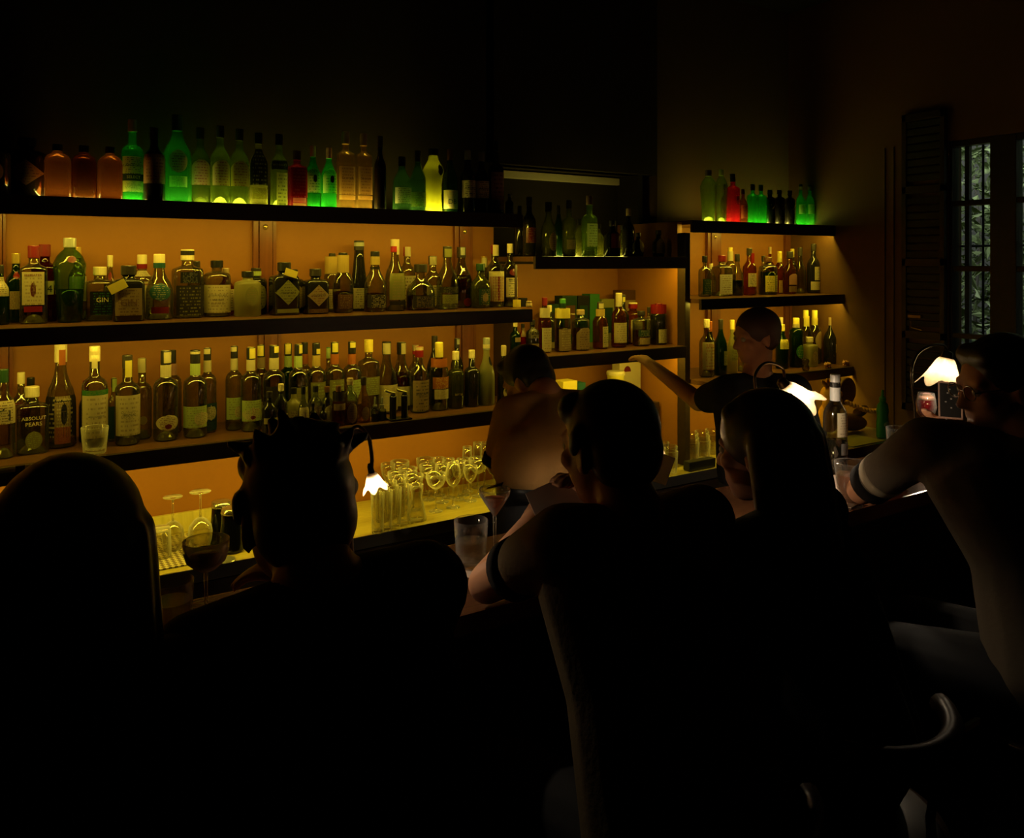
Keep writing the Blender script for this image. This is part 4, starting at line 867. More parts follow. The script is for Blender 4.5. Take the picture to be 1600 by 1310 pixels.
# things on the lower shelf and the shelf ends
p = onz(148, 706, ZL + .001); p.y = 2.93
tumbler((at(148, 700, 2.935).x, 2.935, ZL + .0012), .085, .034, .041, 'clear tumbler standing alone in front of the green-banded bottle on the lower shelf')
for px, lab in ((614, 'left one of two black cylindrical pourer bottles with pale levers'), (632, 'right one of two black cylindrical pourer bottles with pale levers')):
    p = at(px, 655, 2.92); t = thing('pourer_bottle', lab, 'bottle', (p.x, 2.92, ZL + .0075), 0, 'pourer bottles'); 
    obj('body', lathe(nb(), [(.0125, 0), (.0135, .002), (.0135, .085), (.010, .089), (.010, .094)], 18), plain('black_bottle_paint', (.01, .01, .012), .25), t)
    bm = tube(nb(), [(.008, 0, .097), (-.012, 0, .103), (-.034, 0, .112)], .005, 8); obj('lever', bm, plain('pale_spout', (.55, .5, .2), .35), t)
p = at(623, 655, 2.92); o = obj('small_tray', bx((-.045, -.03, 0), (.045, .03, .006), .002), plain('black_bottle_paint', (.01, .01, .012), .25), loc=(p.x, 2.92, ZL + .001)); tag(o, 'small black tray under the two pourer bottles', 'tray')
for x0, x1, py, lab in ((-6, 24, 716, 'cream paper strip on the lower shelf edge, leftmost'), (39, 77, 720, 'cream paper strip on the lower shelf edge below the clear square vodka')):
    a, b_ = at(x0, py, 2.878), at(x1, py, 2.878)
    o = obj('paper_strip', bx((-(b_.x - a.x) / 2, -.0012, -.0085), ((b_.x - a.x) / 2, 0, .0085)), paper('cream', 'cream'), loc=((a.x + b_.x) / 2, 2.8795, ZL - .0085)); tag(o, lab, 'paper strip', 'paper strips')
def carton(px0, px1, py0, py1, Y, zs, dep, base, ink, lab, words=None, cat='box', name='carton'):
    a, b_ = at(px0, py0, Y), at(px1, py0, Y); h = a.z - zs
    t = thing(name, lab, cat, ((a.x + b_.x) / 2, Y, zs)); w = b_.x - a.x
    obj('box_body', bx((-w / 2, 0, 0), (w / 2, dep, h), .001), paper(base, base), t)
    if ink:
        o = obj('printed_panel', bx((-w * .36, -.0012, h * .2), (w * .36, 0, h * .8)), paper(ink, ink), t)
        if words:
            me = text_mesh(words, w * .66)
            for v in me.vertices: v.co = Vector((v.co.x, -.0018, h * .62 + v.co.y))
            link('lettering', me, plain('ink_cream', COL['cream'], .6), o)
    return t
carton(807, 814, 469, 484, 3.02, ZM + .001, .03, 'yellow', None, 'tiny bright yellow box at the right end of the middle shelf')
carton(815, 824, 466, 484, 3.04, ZM + .001, .03, 'black', None, 'tiny black box at the right end of the middle shelf')
p = at(826.5, 484, 3.01); o = obj('spice_jar', lathe(nb(), [(.013, 0), (.014, .003), (.014, .017), (.012, .018), (.0125, .018), (.0125, .026), (.011, .027)], 18), plain('tan_jar', COL['tan'], .4), loc=(p.x, p.y, ZM + .001), smooth=True); tag(o, 'tiny tan jar, last item on the middle shelf', 'jar')
YB = 3.31
carton(859, 874, 476, 556, 3.29, ZNL + .001, .07, 'dgreen', 'dark', 'dark green whisky box with pale edge behind the red-capsuled bottle')
carton(879, 902, 463, 553, YB, ZNL + .001, .07, 'dgreen', 'brown', 'dark green whisky box with cream lettering, recess lower shelf', 'BALLANTINES')
carton(903, 921, 463, 553, YB, ZNL + .001, .07, 'black', 'dgreen', 'black and green patterned whisky box, recess lower shelf')
carton(922, 937, 460, 550, YB + .015, ZNL + .001, .07, 'green', None, 'plain bright green box in the middle of the recess lower shelf')
carton(940, 960, 468, 550, YB, ZNL + .001, .07, 'olive', 'dgreen', 'olive green box right of the plain bright green one')
carton(971, 1001, 454, 545, YB, ZNL + .001, .07, 'brown', 'tan', 'brown gift box with pale band, tallest box on the recess lower shelf')
# ledge under the recess shelf with its small boxes
rl = at(1000, 600, 3.25).x
o = obj('low_riser', bx((XE + .06, 3.10, ZW + .001), (rl, 3.40, 1.06), .004), M_dwood); tag(o, 'dark low riser box standing in the recess behind the bent bartender', 'riser')
carton(880, 902, 597, 607, 3.14, 1.0605, .08, 'yellow', None, 'flat pale yellow box in the recess behind the bent bartender', name='small_box')
carton(903, 915, 599, 607, 3.16, 1.0605, .05, 'teal', None, 'small dark green box next to the flat yellow one', name='small_box')
t = carton(968, 1001, 567, 607, 3.25, 1.0605, .06, 'cream', None, 'cream packet with dark red caps printed on it, under the recess shelf', name='paper_packet')
h_ = at(968, 567, 3.25).z - 1.0605
for zz in (.74, .28):
    bm = nb(); vs = [bm.verts.new((-.02 + .024 * math.cos(a), -.0015, zz * h_ + .03 * math.sin(a))) for a in [PI * k / 10 for k in range(11)]]; bm.faces.new(vs); obj('printed_cap', bm, paper('dred', 'dred'), t)
p = at(962, 600, 3.17); t = thing('yellow_cup', 'yellow lidded cup in front of the cream packet', 'cup', (p.x, p.y, 1.0605))
hc = at(962, 580, 3.17).z - 1.0605
obj('cup_body', lathe(nb(), [(.036, 0), (.044, hc - .02), (.045, hc - .018)], 24), paper('yellow', 'yellow'), t, smooth=True); obj('lid', lathe(nb(), [(.047, hc - .018), (.047, hc - .006), (.044, hc)], 24), paper('cream', 'cream'), t)
# two pig figures and a tiny gourd glass on the short lowest shelf
for px, lab in ((1294, 'left one of two tiny pink pig figures on the shelf end'), (1322, 'right one of two tiny pink pig figures on the shelf end')):
    p = at(px, 572, 2.83); bm = nb()
    def ell(c, r):
        q = bmesh.ops.create_uvsphere(bm, u_segments=14, v_segments=9, radius=1)
        for v in q['verts']: v.co = Vector((c[0] + v.co.x * r[0], c[1] + v.co.y * r[1], c[2] + v.co.z * r[2]))
    ell((0, 0, .019), (.021, .014, .013)); ell((-.021, -.003, .022), (.012, .011, .011)); ell((-.032, -.003, .020), (.004, .005, .005))
    for sx in (-.012, .012):
        for sy in (-.007, .007): ell((sx, sy, .006), (.005, .005, .0065))
    ell((-.019, -.010, .032), (.004, .002, .005)); ell((-.019, .004, .032), (.004, .002, .005)); ell((.022, 0, .024), (.003, .002, .004))
    o = obj('pig_figure', bm, plain('pink_clay', (.55, .27, .16), .6), loc=(p.x, p.y, ZRL + .001), smooth=True); tag(o, lab, 'figure', 'pig figures')
p = at(1259, 580, 2.82); o = obj('gourd_glass', shell_bm([(.012, 0), (.016, .004), (.020, .016), (.018, .026), (.012, .036), (.017, .046), (.019, .056), (.014, .066)], .0015), glassy('yellow_glass', (.75, .72, .2), gloss=.05), loc=(p.x, 2.82, ZRL + .001), smooth=True); tag(o, 'tiny yellowish gourd-shaped glass at the front of the short lowest shelf', 'glass')
# carved figure and soap on the worktop under the window-side shelves
M_gold = plain('golden_carved_wood', srgb(240, 170, 60), .4, noise=.25, scale=14)
p = at(1299, 690, 2.70)
t = thing('carved_ornament', 'golden carved wooden ornament with leaves, beads and a round drum', 'ornament', (p.x, 2.70, .8775)); t.scale = (.82, .82, .84)
def ellm(lst, mat, name, par):
    bm = nb()
    for c, r, rot in lst:
        q = bmesh.ops.create_uvsphere(bm, u_segments=18, v_segments=12, radius=1)
        R_ = Matrix.Rotation(math.radians(rot), 3, 'Y')
        for v in q['verts']: v.co = Vector(c) + R_ @ Vector((v.co.x * r[0], v.co.y * r[1], v.co.z * r[2]))
    return obj(name, bm, mat, par, smooth=True)
ellm([((-.02, 0, .10), (.085, .06, .10), 0), ((-.02, -.01, .24), (.075, .06, .065), 0), ((-.05, -.045, .225), (.03, .022, .024), 25), ((.012, -.05, .245), (.026, .02, .022), -20), ((-.02, -.055, .195), (.034, .02, .018), 0), ((-.07, -.02, .20), (.03, .03, .05), 20), ((.04, -.02, .19), (.03, .03, .05), -20)], M_gold, 'carved_body', t)
for a, l in ((-52, .045), (-26, .036), (0, .030), (26, .036), (52, .045)):
    sa, ca = math.sin(math.radians(a)), math.cos(math.radians(a)); ellm([((-.015 + sa * (.045 + l * .8), -.01, .285 + ca * l * .9), (.016, .010, l), a)], M_gold, 'leaf', t)
bm = lathe(nb(), [(.085, -.02), (.09, -.015), (.09, .015), (.085, .02)], 28); bmesh.ops.rotate(bm, verts=bm.verts[:], cent=(0, 0, 0), matrix=Matrix.Rotation(PI / 2, 3, 'X'))
for v in bm.verts: v.co += Vector((.19, .03, .24))
obj('drum', bm, wood('drum_wood', (.10, .045, .015), (.2, .09, .03), .5), t)
bm = nb()
for k in range(11):
    q = bmesh.ops.create_uvsphere(bm, u_segments=10, v_segments=7, radius=.017)
    for v in q['verts']: v.co += Vector((.08 + .028 * k, -.06 - .004 * k, .19 - .075 * math.sin(min(1.3, k * .16))))
obj('bead_garland', bm, M_gold, t, smooth=True)
ellm([((.17, -.02, .05), (.16, .06, .055), 8), ((.28, -.02, .11), (.07, .04, .03), -20)], wood('dark_carving', (.08, .03, .01), (.16, .07, .025), .4), 'carved_base', t)
p = onz(1379, 687, .87); p.y = 2.505; p.x = at(1379, 600, 2.505).x
t = thing('soap_bottle', 'green plastic squeeze bottle on the side counter beside the carved ornament', 'bottle', (p.x, p.y, .8695))
obj('bottle_body', lathe(nb(), [(.034, 0), (.038, .006), (.038, .07), (.034, .11), (.038, .14), (.032, .17), (.017, .185), (.014, .19)], 22, dep=.7), plain('green_plastic', (.03, .22, .04), .35), t, smooth=True)
obj('nozzle', lathe(nb(), [(.017, .189), (.017, .205), (.008, .215), (.006, .245), (.004, .247)], 16), plain('green_plastic', (.03, .22, .04), .35), t)
link('label', patch(.038, 1.0, [(0, 1), (.2, 1)], 2, .7, 'o', .055, .085, .6), paper('lime', 'green'), t)
o = obj('bar_mat', bx((-.25, -.085, 0), (.0, .085, .004), .001), plain('olive_mat', (.32, .28, .05), .6), loc=(3.80, 2.53, .8692)); tag(o, 'olive green mat on the side counter in front of the carved ornament', 'mat')
# ================================================================ things on the bar
def onbar(px, py): return onz(px, py, ZB + .001)
M_water = glassy('water', (.9, .88, .82), (.5, .46, .38), transl=.10, tcol=(.8, .75, .7), gloss=.06, rim=.3)
o = obj('paper_coaster', bx((-.05, -.05, 0), (.05, .05, .0025), .0008), plain('pale_card', (.55, .42, .34), .7), loc=onbar(736, 889)); o.rotation_euler.z = .5; tag(o, 'pale square coaster under the water glass near the elbow', 'coaster')
p = onbar(736, 886); tumbler((p.x, p.y, ZB + .0042), .105, .034, .039, 'water glass on a square coaster, left of the red cocktail', drink=(M_water, .55), name='water_glass')
p = onbar(773, 874)
t = stem_glass(p, .166, 'martini', 'stemmed glass of red cocktail with a leaf on its rim, beside the bare elbow', name='cocktail_glass', k=.80, drink=(G_DRK('red_cocktail', (1.0, .45, .28), .9), .62))
bm = nb(); vs = [bm.verts.new(v) for v in ((-.024, 0, .168), (-.012, -.012, .172), (.014, -.010, .174), (.026, .002, .178), (.012, .012, .172), (-.012, .010, .169))]; bm.faces.new(vs); bmesh.ops.solidify(bm, geom=bm.faces[:], thickness=.0012)
o = obj('leaf_garnish', bm, plain('dark_red_leaf', (.16, .06, .03), .5), t)
p = onbar(322, 962); stem_glass(p, .150, 'coupe', 'coupe glass of dark drink on the bar between the long-haired woman and the tousled man', name='cocktail_glass', k=.92, drink=(G_DRK('dark_drink', (.10, .07, .02), .3), .6))
p = onbar(268, 985); tumbler(p, .095, .036, .040, 'low tumbler of yellowish drink on the bar beside the long-haired woman', drink=(G_DRK('pale_yellow_drink', (.85, .8, .3), .5), .6), name='drink_glass')
p = onbar(208, 992); tumbler(p, .10, .034, .039, 'dark drink glass half behind the long-haired woman', drink=(G_DRK('dark_drink', (.10, .07, .02), .3), .5), name='drink_glass')
p = onbar(1330, 790); tumbler(p, .125, .033, .047, 'glass of cloudy pink drink beside the trimmed sleeve', drink=(G_DRK('cloudy_drink', (.62, .45, .38), .6), .72), name='drink_glass')
o = obj('bar_napkin', bx((-.075, -.05, 0), (.075, .05, .004), .0015), plain('pale_card', (.55, .42, .34), .7), loc=onbar(1308, 752)); o.rotation_euler.z = -.15; tag(o, 'pale folded napkin on the bar under the tall spirit bottle', 'napkin')
o = obj('menu_card', bx((-.10, -.07, 0), (.10, .07, .003), .0008), plain('pale_card', (.55, .42, .34), .7), loc=onbar(1316, 776)); o.rotation_euler.z = .2; tag(o, 'pale card lying on the bar below the cloudy pink drink', 'card')
p = onbar(1402, 704); tumbler(p, .085, .034, .040, 'small whisky tumbler on the bar above the trimmed sleeve', drink=(G_DRK('whisky', (.5, .2, .05), .2), .35), name='drink_glass')
Yb = onbar(1305, 738).y
bottle(1305, 585, 36, 'std', 'clear', 'white', 'N,dark,597,605;N,white,605,626;r,cream,tan,643,680,.75;L,dark,688;r,grey,tan,690,708,.5', 'tall half-full spirit bottle with white capsule standing on the bar by the flower lamp', Yb, ZB + .001, name='spirit_bottle')
p = onbar(1270, 734); t = thing('cocktail_shaker', 'shiny steel shaker cup on the bar left of the spirit bottle', 'shaker', p)
obj('cup', shell_bm([(.030, 0), (.032, .004), (.042, .125), (.043, .128)], .0015), plain('polished_steel', (.6, .56, .52), .08, 1.0), t, smooth=True)
obj('rim_band', lathe(nb(), [(.0436, .118), (.0445, .121), (.0445, .126), (.0436, .129)], 28, caps=(False, False)), plain('polished_steel', (.6, .56, .52), .08, 1.0), t, smooth=True)
p = onbar(1447, 690); stem_glass(p, .19, 'wine', 'tall goblet of red drink with pink foam, under the right flower lamp', name='cocktail_glass', k=1.0, drink=(G_DRK('ruby_drink', (.75, .03, .06), .5), .74))
pr = [(r, z * .19) for r, z in KINDS['wine'][2]]
foam = lathe(nb(), [(.033, .165), (.031, .178), (.027, .186), (.012, .19)], 22); o = obj('foam', foam, plain('pink_foam', (.75, .45, .4), .7, bump=.3, scale=200), BOT[-1] if False else [c for c in bpy.data.objects if c.get('label', '').startswith('tall goblet')][0], smooth=True)
# ================================================================ flower lamps
m, nt, out = node_mat('opal_glass')
tl = N(nt, 'ShaderNodeBsdfTranslucent'); tl.inputs[0].default_value = (.92, .80, .62, 1); tp = N(nt, 'ShaderNodeBsdfTransparent'); tp.inputs[0].default_value = (.9, .8, .65, 1)
df = N(nt, 'ShaderNodeBsdfDiffuse'); df.inputs[0].default_value = (.8, .72, .58, 1)
a1 = N(nt, 'ShaderNodeMixShader'); a1.inputs[0].default_value = .25; a2 = N(nt, 'ShaderNodeMixShader'); a2.inputs[0].default_value = .12
nt.links.new(tl.outputs[0], a1.inputs[1]); nt.links.new(df.outputs[0], a1.inputs[2]); nt.links.new(a1.outputs[0], a2.inputs[1]); nt.links.new(tp.outputs[0], a2.inputs[2]); nt.links.new(a2.outputs[0], out.inputs[0])
M_opal = m; M_brass = plain('dark_bronze', (.12, .085, .05), .28, .85)
VR = Vector((CY, -SY, 0)); VF = Vector((SY, CY, 0))
def lamp(label, neck, axis, k, arc, base_xy, power):
    """neck = where the shade hangs, axis = the way it opens, arc = points of the stem (world) ending at the neck"""
    t = thing('flower_lamp', label, 'lamp', (base_xy[0], base_xy[1], ZB + .001), 0, 'flower lamps along the bar'); o0 = Vector(t.location)
    obj('base', lathe(nb(), [(.045 * k, 0), (.047 * k, .004), (.04 * k, .012), (.015 * k, .02), (.008 * k, .03)], 24), M_brass, t, smooth=True)
    pts = [Vector((0, 0, .02))] + [Vector(p) - o0 for p in arc]
    sp = []                                           # smooth the stem
    for i in range(len(pts) - 1):
        p0, p1, p2, p3 = pts[max(0, i - 1)], pts[i], pts[i + 1], pts[min(len(pts) - 1, i + 2)]
        for s in range(8):
            u = s / 8; sp.append(.5 * ((2 * p1) + (p2 - p0) * u + (2 * p0 - 5 * p1 + 4 * p2 - p3) * u * u + (3 * p1 - p0 - 3 * p2 + p3) * u ** 3))
    sp.append(pts[-1]); obj('stem', tube(nb(), sp, .0045, 10), M_brass, t, smooth=True)
    rot = Vector((0, 0, -1)).rotation_difference(axis.normalized()).to_matrix(); nk = Vector(neck) - o0
    def place(bm):
        for v in bm.verts: v.co = rot @ v.co + nk
        return bm
    obj('socket', place(lathe(nb(), [(.008 * k, .018), (.016 * k, .012), (.019 * k, -.012), (.017 * k, -.02)], 18)), M_brass, t, smooth=True)
    bm = nb(); seg, rows = 72, 12; g = []
    for layer in (0, 1):
        for i in range(rows + 1):
            v = i / rows; r = .021 + .020 * min(1, v * 2.2) ** .7 + .030 * max(0, v - .35) ** 1.7 * 2.0; z = -.008 - .088 * v; ring = []
            for j in range(seg):
                a = 2 * PI * j / seg; w = max(0, v - .45) / .55
                rr = r * (1 + .10 * w * math.cos(6 * a) + .012 * math.cos(24 * a)); zz = z - .014 * w * w * math.cos(6 * a)
                if layer: rr -= .0018
                ring.append(bm.verts.new(((rr) * k * math.cos(a), rr * k * math.sin(a), zz * k)))
            g.append(ring)
    A, Bq = g[:rows + 1], g[rows + 1:]
    for G in (A, Bq):
        for a, b in zip(G, G[1:]):
            for j in range(seg): bm.faces.new((a[j], a[(j + 1) % seg], b[(j + 1) % seg], b[j]))
    for j in range(seg):
        bm.faces.new((A[-1][j], A[-1][(j + 1) % seg], Bq[-1][(j + 1) % seg], Bq[-1][j])); bm.faces.new((A[0][j], A[0][(j + 1) % seg], Bq[0][(j + 1) % seg], Bq[0][j]))
    obj('shade', place(bm), M_opal, t, smooth=True)
    bm = nb(); bmesh.ops.create_uvsphere(bm, u_segments=16, v_segments=10, radius=.013 * k)
    for v in bm.verts: v.co.z = v.co.z * 1.3 - .040 * k
    obj('bulb', place(bm), emit('lamp_bulb', (1, .8, .55), 60.0), t, smooth=True)
    la = bpy.data.lights.new('lamp_light', 'POINT'); la.energy = power; la.color = (1, .80, .55); la.shadow_soft_size = .012 * k
    lo = bpy.data.objects.new('lamp_light', la); C.objects.link(lo); lo.location = Vector(neck) + axis.normalized() * .066 * k
    return t
YLp = 1.64
P = lambda px, py, y=YLp: at(px, py, y)
lamp('big flower-shaped glass lamp glowing between the dark-haired woman and the spirit bottle', P(1224, 600), VR * .50 + Vector((0, 0, -.62)), .98,
     [P(1192, 660), P(1184, 625), P(1179, 592), P(1188, 573), P(1202, 567), P(1222, 575), P(1226, 594)], P(1200, 700)[:2], 3.4)
lamp('flower-shaped glass lamp at the right, above the goblet of red drink', P(1480, 556), VR * -.22 + Vector((0, 0, -1)), 1.12,
     [P(1429, 640), P(1426, 612), P(1424, 580), P(1434, 553), P(1455, 540), P(1474, 540), P(1481, 550)], P(1431, 690)[:2], 2.3)
lamp('small flower-shaped glass lamp close to the tousled man head', P(580, 737), VR * .25 + Vector((0, 0, -1)), 0.40,
     [P(548, 830), P(540, 760), P(541, 690), P(549, 672), P(562, 668), P(576, 685), P(581, 715), P(580, 733)], P(552, 880)[:2], 1.6)
lamp('flower-shaped glass lamp hidden in front of the person in the olive tee', P(985, 655), VR * .2 + Vector((0, 0, -1)), 1.0,
     [P(948, 760), P(940, 700), P(943, 650), P(960, 625), P(980, 632), P(985, 650)], P(955, 800)[:2], 4.2)
# ================================================================ people
UP = Vector((0, 0, 1))
def capsule(bm, a, b, ra, rb=None):
    rb = ra if rb is None else rb; a, b = Vector(a), Vector(b); t = b - a; L_ = t.length
    t = t / L_ if L_ > 1e-6 else Vector((0, 0, 1))
    x = t.orthogonal().normalized(); y = t.cross(x); rings = []
    sl = max(-.9, min(.9, (ra - rb) / max(L_, 1e-6)))        # keeps the flank tangent to both round ends
    ph0 = math.asin(sl)
    for c, r, angs in ((a, ra, [-PI / 2 + .02 + k * (PI / 2 - .02 + ph0) / 5 for k in range(6)]), (b, rb, [ph0 + k * (PI / 2 - .02 - ph0) / 5 for k in range(6)])):
        for e in angs:
            p, q = c + t * (r * math.sin(e)), r * math.cos(e)
            rings.append([bm.verts.new(p + q * (math.cos(2 * PI * k / 14) * x + math.sin(2 * PI * k / 14) * y)) for k in range(14)])
    for u, v in zip(rings, rings[1:]):
        for k in range(14): bm.faces.new((u[k], u[(k + 1) % 14], v[(k + 1) % 14], v[k]))
    bm.faces.new(rings[0][::-1]); bm.faces.new(rings[-1])
def ellip(bm, c, r, B=None):
    q = bmesh.ops.create_icosphere(bm, subdivisions=3, radius=1)
    B = B or Matrix.Identity(3)
    for v in q['verts']: v.co = Vector(c) + B @ Vector((v.co.x * r[0], v.co.y * r[1], v.co.z * r[2]))
def fuse(name, bm, mat, parent, org, voxel, smooth=4, noise=0.0):
    """melts overlapping forms into one continuous skin"""
    me = bpy.data.meshes.new(name); 
    for v in bm.verts: v.co -= org
    bm.to_mesh(me); bm.free()
    o = bpy.data.objects.new(name, me); C.objects.link(o)
    r = o.modifiers.new('r', 'REMESH'); r.mode = 'VOXEL'; r.voxel_size = voxel
    s = o.modifiers.new('s', 'SMOOTH'); s.iterations = smooth; s.factor = .5
    dg = bpy.context.evaluated_depsgraph_get(); me2 = bpy.data.meshes.new_from_object(o.evaluated_get(dg))
    bpy.data.objects.remove(o); bpy.data.meshes.remove(me)
    for p in me2.polygons: p.use_smooth = True
    me2.materials.clear()
    return link(name, me2, mat, parent)
def basis(f):
    f = Vector(f).normalized(); r = f.cross(UP).normalized(); u = r.cross(f)
    return f, r, u, Matrix((r, f, u)).transposed()
M_skin = plain('skin', srgb(196, 140, 104), .5, noise=.05, scale=20)
M_hair = plain('black_hair', (.010, .008, .007), .42, noise=.4, scale=90)
M_hairb = plain('dark_brown_hair', (.018, .010, .006), .45, noise=.4, scale=90)
M_trou = plain('black_trousers', (.010, .010, .012), .85); M_shoe = plain('black_shoe', (.01, .01, .01), .5)
def cloth(name, col): return plain(name, col, .9, bump=.12, scale=90, spec=.15)
def hand(bm, w, d, n, side, curl=.7, k=1.0):
    """palm, four unequal bent fingers, thumb off the side; w wrist, d along the hand, n back-of-hand normal, side = thumb direction"""
    d, n = Vector(d).normalized(), Vector(n).normalized(); s = Vector(side).normalized()
    capsule(bm, w, w + d * .025 * k, .024 * k, .026 * k)
    for o in (-.024, -.008, .008, .024): capsule(bm, w + d * .02 * k + s * o * .7 * k, w + d * .082 * k + s * o * k, .0145 * k, .0125 * k)
    for o, l in ((.026, .066), (.009, .076), (-.009, .071), (-.026, .056)):
        p = w + d * .086 * k + s * o * 1.05 * k; c = 0
        for j, fr in enumerate((.45, .31, .24)):
            c += curl * (.55, .6, .45)[j]
            q = p + (d * math.cos(c) - n * math.sin(c)) * l * fr * k
            capsule(bm, p, q, (.0092, .0086, .008)[j] * k, (.0086, .008, .0072)[j] * k); p = q
    p = w + d * .022 * k + s * .024 * k
    q = p + (d * .6 + s * .75 - n * .25).normalized() * .036 * k; capsule(bm, p, q, .0125 * k, .0105 * k)
    q2 = q + (d * .88 + s * .25 - n * .4).normalized() * .028 * k; capsule(bm, q, q2, .010 * k, .008 * k)
def figure(label, J, hair, top, topcol, bottom=M_trou, hairmat=None, sleeve=.62, extra=None, face=True, hd=1.0, sleeve_mat=None, tee_extra=None):
    """J: head, face, hip, neck, shL, shR, elL, elR, haL, haR, knL, knR, ftL, ftR (world)"""
    g = {k: Vector(v) for k, v in J.items() if k not in ('hem', 'curl', 'low')}
    base = Vector((g['hip'].x, g['hip'].y, 0)); t = thing('person', label, 'person', base); O = base
    h = g['head']; f, r, u, B = basis(g['face'])
    E = lambda x, y, z: h + B @ Vector((x, y, z)) * hd
    bm = nb()
    # head
    ellip(bm, E(0, -.010, .028), (.073 * hd, .093 * hd, .088 * hd), B); ellip(bm, E(0, .022, -.030), (.060 * hd, .066 * hd, .070 * hd), B)
    ellip(bm, E(0, .045, -.078), (.034 * hd, .036 * hd, .030 * hd), B)                                       # jaw and chin
    capsule(bm, E(0, .080, .012), E(0, .100, -.026), .0085 * hd, .0130 * hd); capsule(bm, E(-.013, .086, -.030), E(.013, .086, -.030), .0085 * hd)
    capsule(bm, E(-.040, .070, .024), E(.040, .070, .024), .012 * hd); capsule(bm, E(-.020, .076, -.056), E(.020, .076, -.056), .0085 * hd); capsule(bm, E(-.016, .074, -.066), E(.016, .074, -.066), .0085 * hd)
    for s in (-1, 1): ellip(bm, E(.040 * s, .058, -.016), (.022 * hd, .022 * hd, .022 * hd), B); ellip(bm, E(.074 * s, -.010, -.006), (.008 * hd, .020 * hd, .033 * hd), B); capsule(bm, E(.080 * s, -.018, .016), E(.080 * s, -.014, -.022), .006 * hd)
    nk = g['neck']; capsule(bm, E(0, -.022, -.045), nk + UP * .01, .050 * hd, .057)
    # trunk
    sh = (g['shR'] - g['shL']); w = sh.normalized(); hip = g['hip']; mid = hip.lerp(nk, .5)
    for s, shd in ((-1, g['shL']), (1, g['shR'])):
        capsule(bm, hip + w * s * .075, mid + w * s * .065, .105, .095); capsule(bm, mid + w * s * .065, nk.lerp(shd, .5) - UP * .085, .095, .100)
        capsule(bm, nk - UP * .02, shd, .052, .056)
    capsule(bm, hip + UP * .05, nk - UP * .09, .115, .100)
    for a, b, c, s in (('shL', 'elL', 'haL', -1), ('shR', 'elR', 'haR', 1)):
        capsule(bm, g[a], g[b], .054, .040); capsule(bm, g[b], g[c], .041, .027)
        d = (g[c] - g[b]).normalized(); n = J.get('n' + c[-1]); n = Vector(n) if n is not None else (UP - d * UP.dot(d)).normalized()
        sd = n.cross(d).normalized() * (1 if s < 0 else -1)
        hand(bm, g[c], d if J.get('d' + c[-1]) is None else Vector(J['d' + c[-1]]), n, -sd, J.get('curl', .7))
    for s, k, ft in ((-1, 'knL', 'ftL'), (1, 'knR', 'ftR')):
        capsule(bm, hip + w * s * .09, g[k], .085, .060); capsule(bm, g[k], g[ft], .058, .038); capsule(bm, g[ft], g[ft] + Vector((g['face'][0], g['face'][1], 0)).normalized() * .14 - UP * .03, .035, .028)
    if extra: extra(bm, E)
    fuse('body', bm, M_skin, t, O, .0068, 3)
    # eyes
    for s in (-1, 1):
        bm = nb(); q = bmesh.ops.create_uvsphere(bm, u_segments=12, v_segments=8, radius=.0115 * hd)
        for v in q['verts']: v.co += E(.031 * s, .074, .006) - O
        obj('eye', bm, plain('eye_white', (.5, .47, .43), .2), t, smooth=True)
    bm = nb(); hair(bm, E, B); fuse('hair', bm, hairmat or M_hair, t, O, .0065, 3)
    # top garment
    bm = nb()
    for s, shd in ((-1, g['shL']), (1, g['shR'])):
        capsule(bm, hip + w * s * .078 + UP * J.get('low', .01), mid + w * s * .068, .122, .114); capsule(bm, mid + w * s * .068, nk.lerp(shd, .5) - UP * .085, .114, .116)
        capsule(bm, nk - UP * .034, shd, .062, .068)
    capsule(bm, hip + UP * (.02 + J.get('low', .01)), nk - UP * .10, .132, .118); capsule(bm, nk - UP * .05, nk - UP * .015, .070, .064)
    for a, b in (('shL', 'elL'), ('shR', 'elR')):
        e = g[a].lerp(g[b], sleeve); capsule(bm, g[a], e, .069, .060)
    if tee_extra: tee_extra(bm)
    fuse('shirt', bm, cloth(top, topcol), t, O, .009, 4)
    if J.get('hem'):
        for a, b in (('shL', 'elL'), ('shR', 'elR')):
            e, d = g[a].lerp(g[b], sleeve), (g[b] - g[a]).normalized()
            obj('sleeve_hem', tube(nb(), [e + d * .030 - O, e + d * .062 - O], .0590, 24), cloth('dark_hem', (.01, .008, .007)), t, smooth=True)
    bm = nb(); 
    for s, k, ft in ((-1, 'knL', 'ftL'), (1, 'knR', 'ftR')):
        capsule(bm, hip + w * s * .085 - UP * .02, g[k], .108, .073); capsule(bm, g[k], g[k].lerp(g[ft], .88), .072, .055)
    capsule(bm, hip + w * -.075, hip + w * .075, .118); fuse('trousers', bm, bottom, t, O, .010, 3)
    for k in ('ftL', 'ftR'):
        fw = Vector((g['face'][0], g['face'][1], 0)).normalized(); bm = nb(); capsule(bm, g[k] - UP * .01, g[k] + fw * .15 - UP * .035, .046, .038); fuse('shoe', bm, M_shoe, t, O, .008, 2)
    return t, E, O, g
def short_hair(bm, E, B):
    ellip(bm, E(0, -.022, .044), (.086, .097, .092), B); ellip(bm, E(0, -.050, .0), (.078, .062, .080), B); capsule(bm, E(-.04, .038, .086), E(.04, .038, .086), .030)
    capsule(bm, E(-.070, -.012, .038), E(-.072, .002, .012), .018, .010); capsule(bm, E(.070, -.012, .038), E(.072, .002, .012), .018, .010)
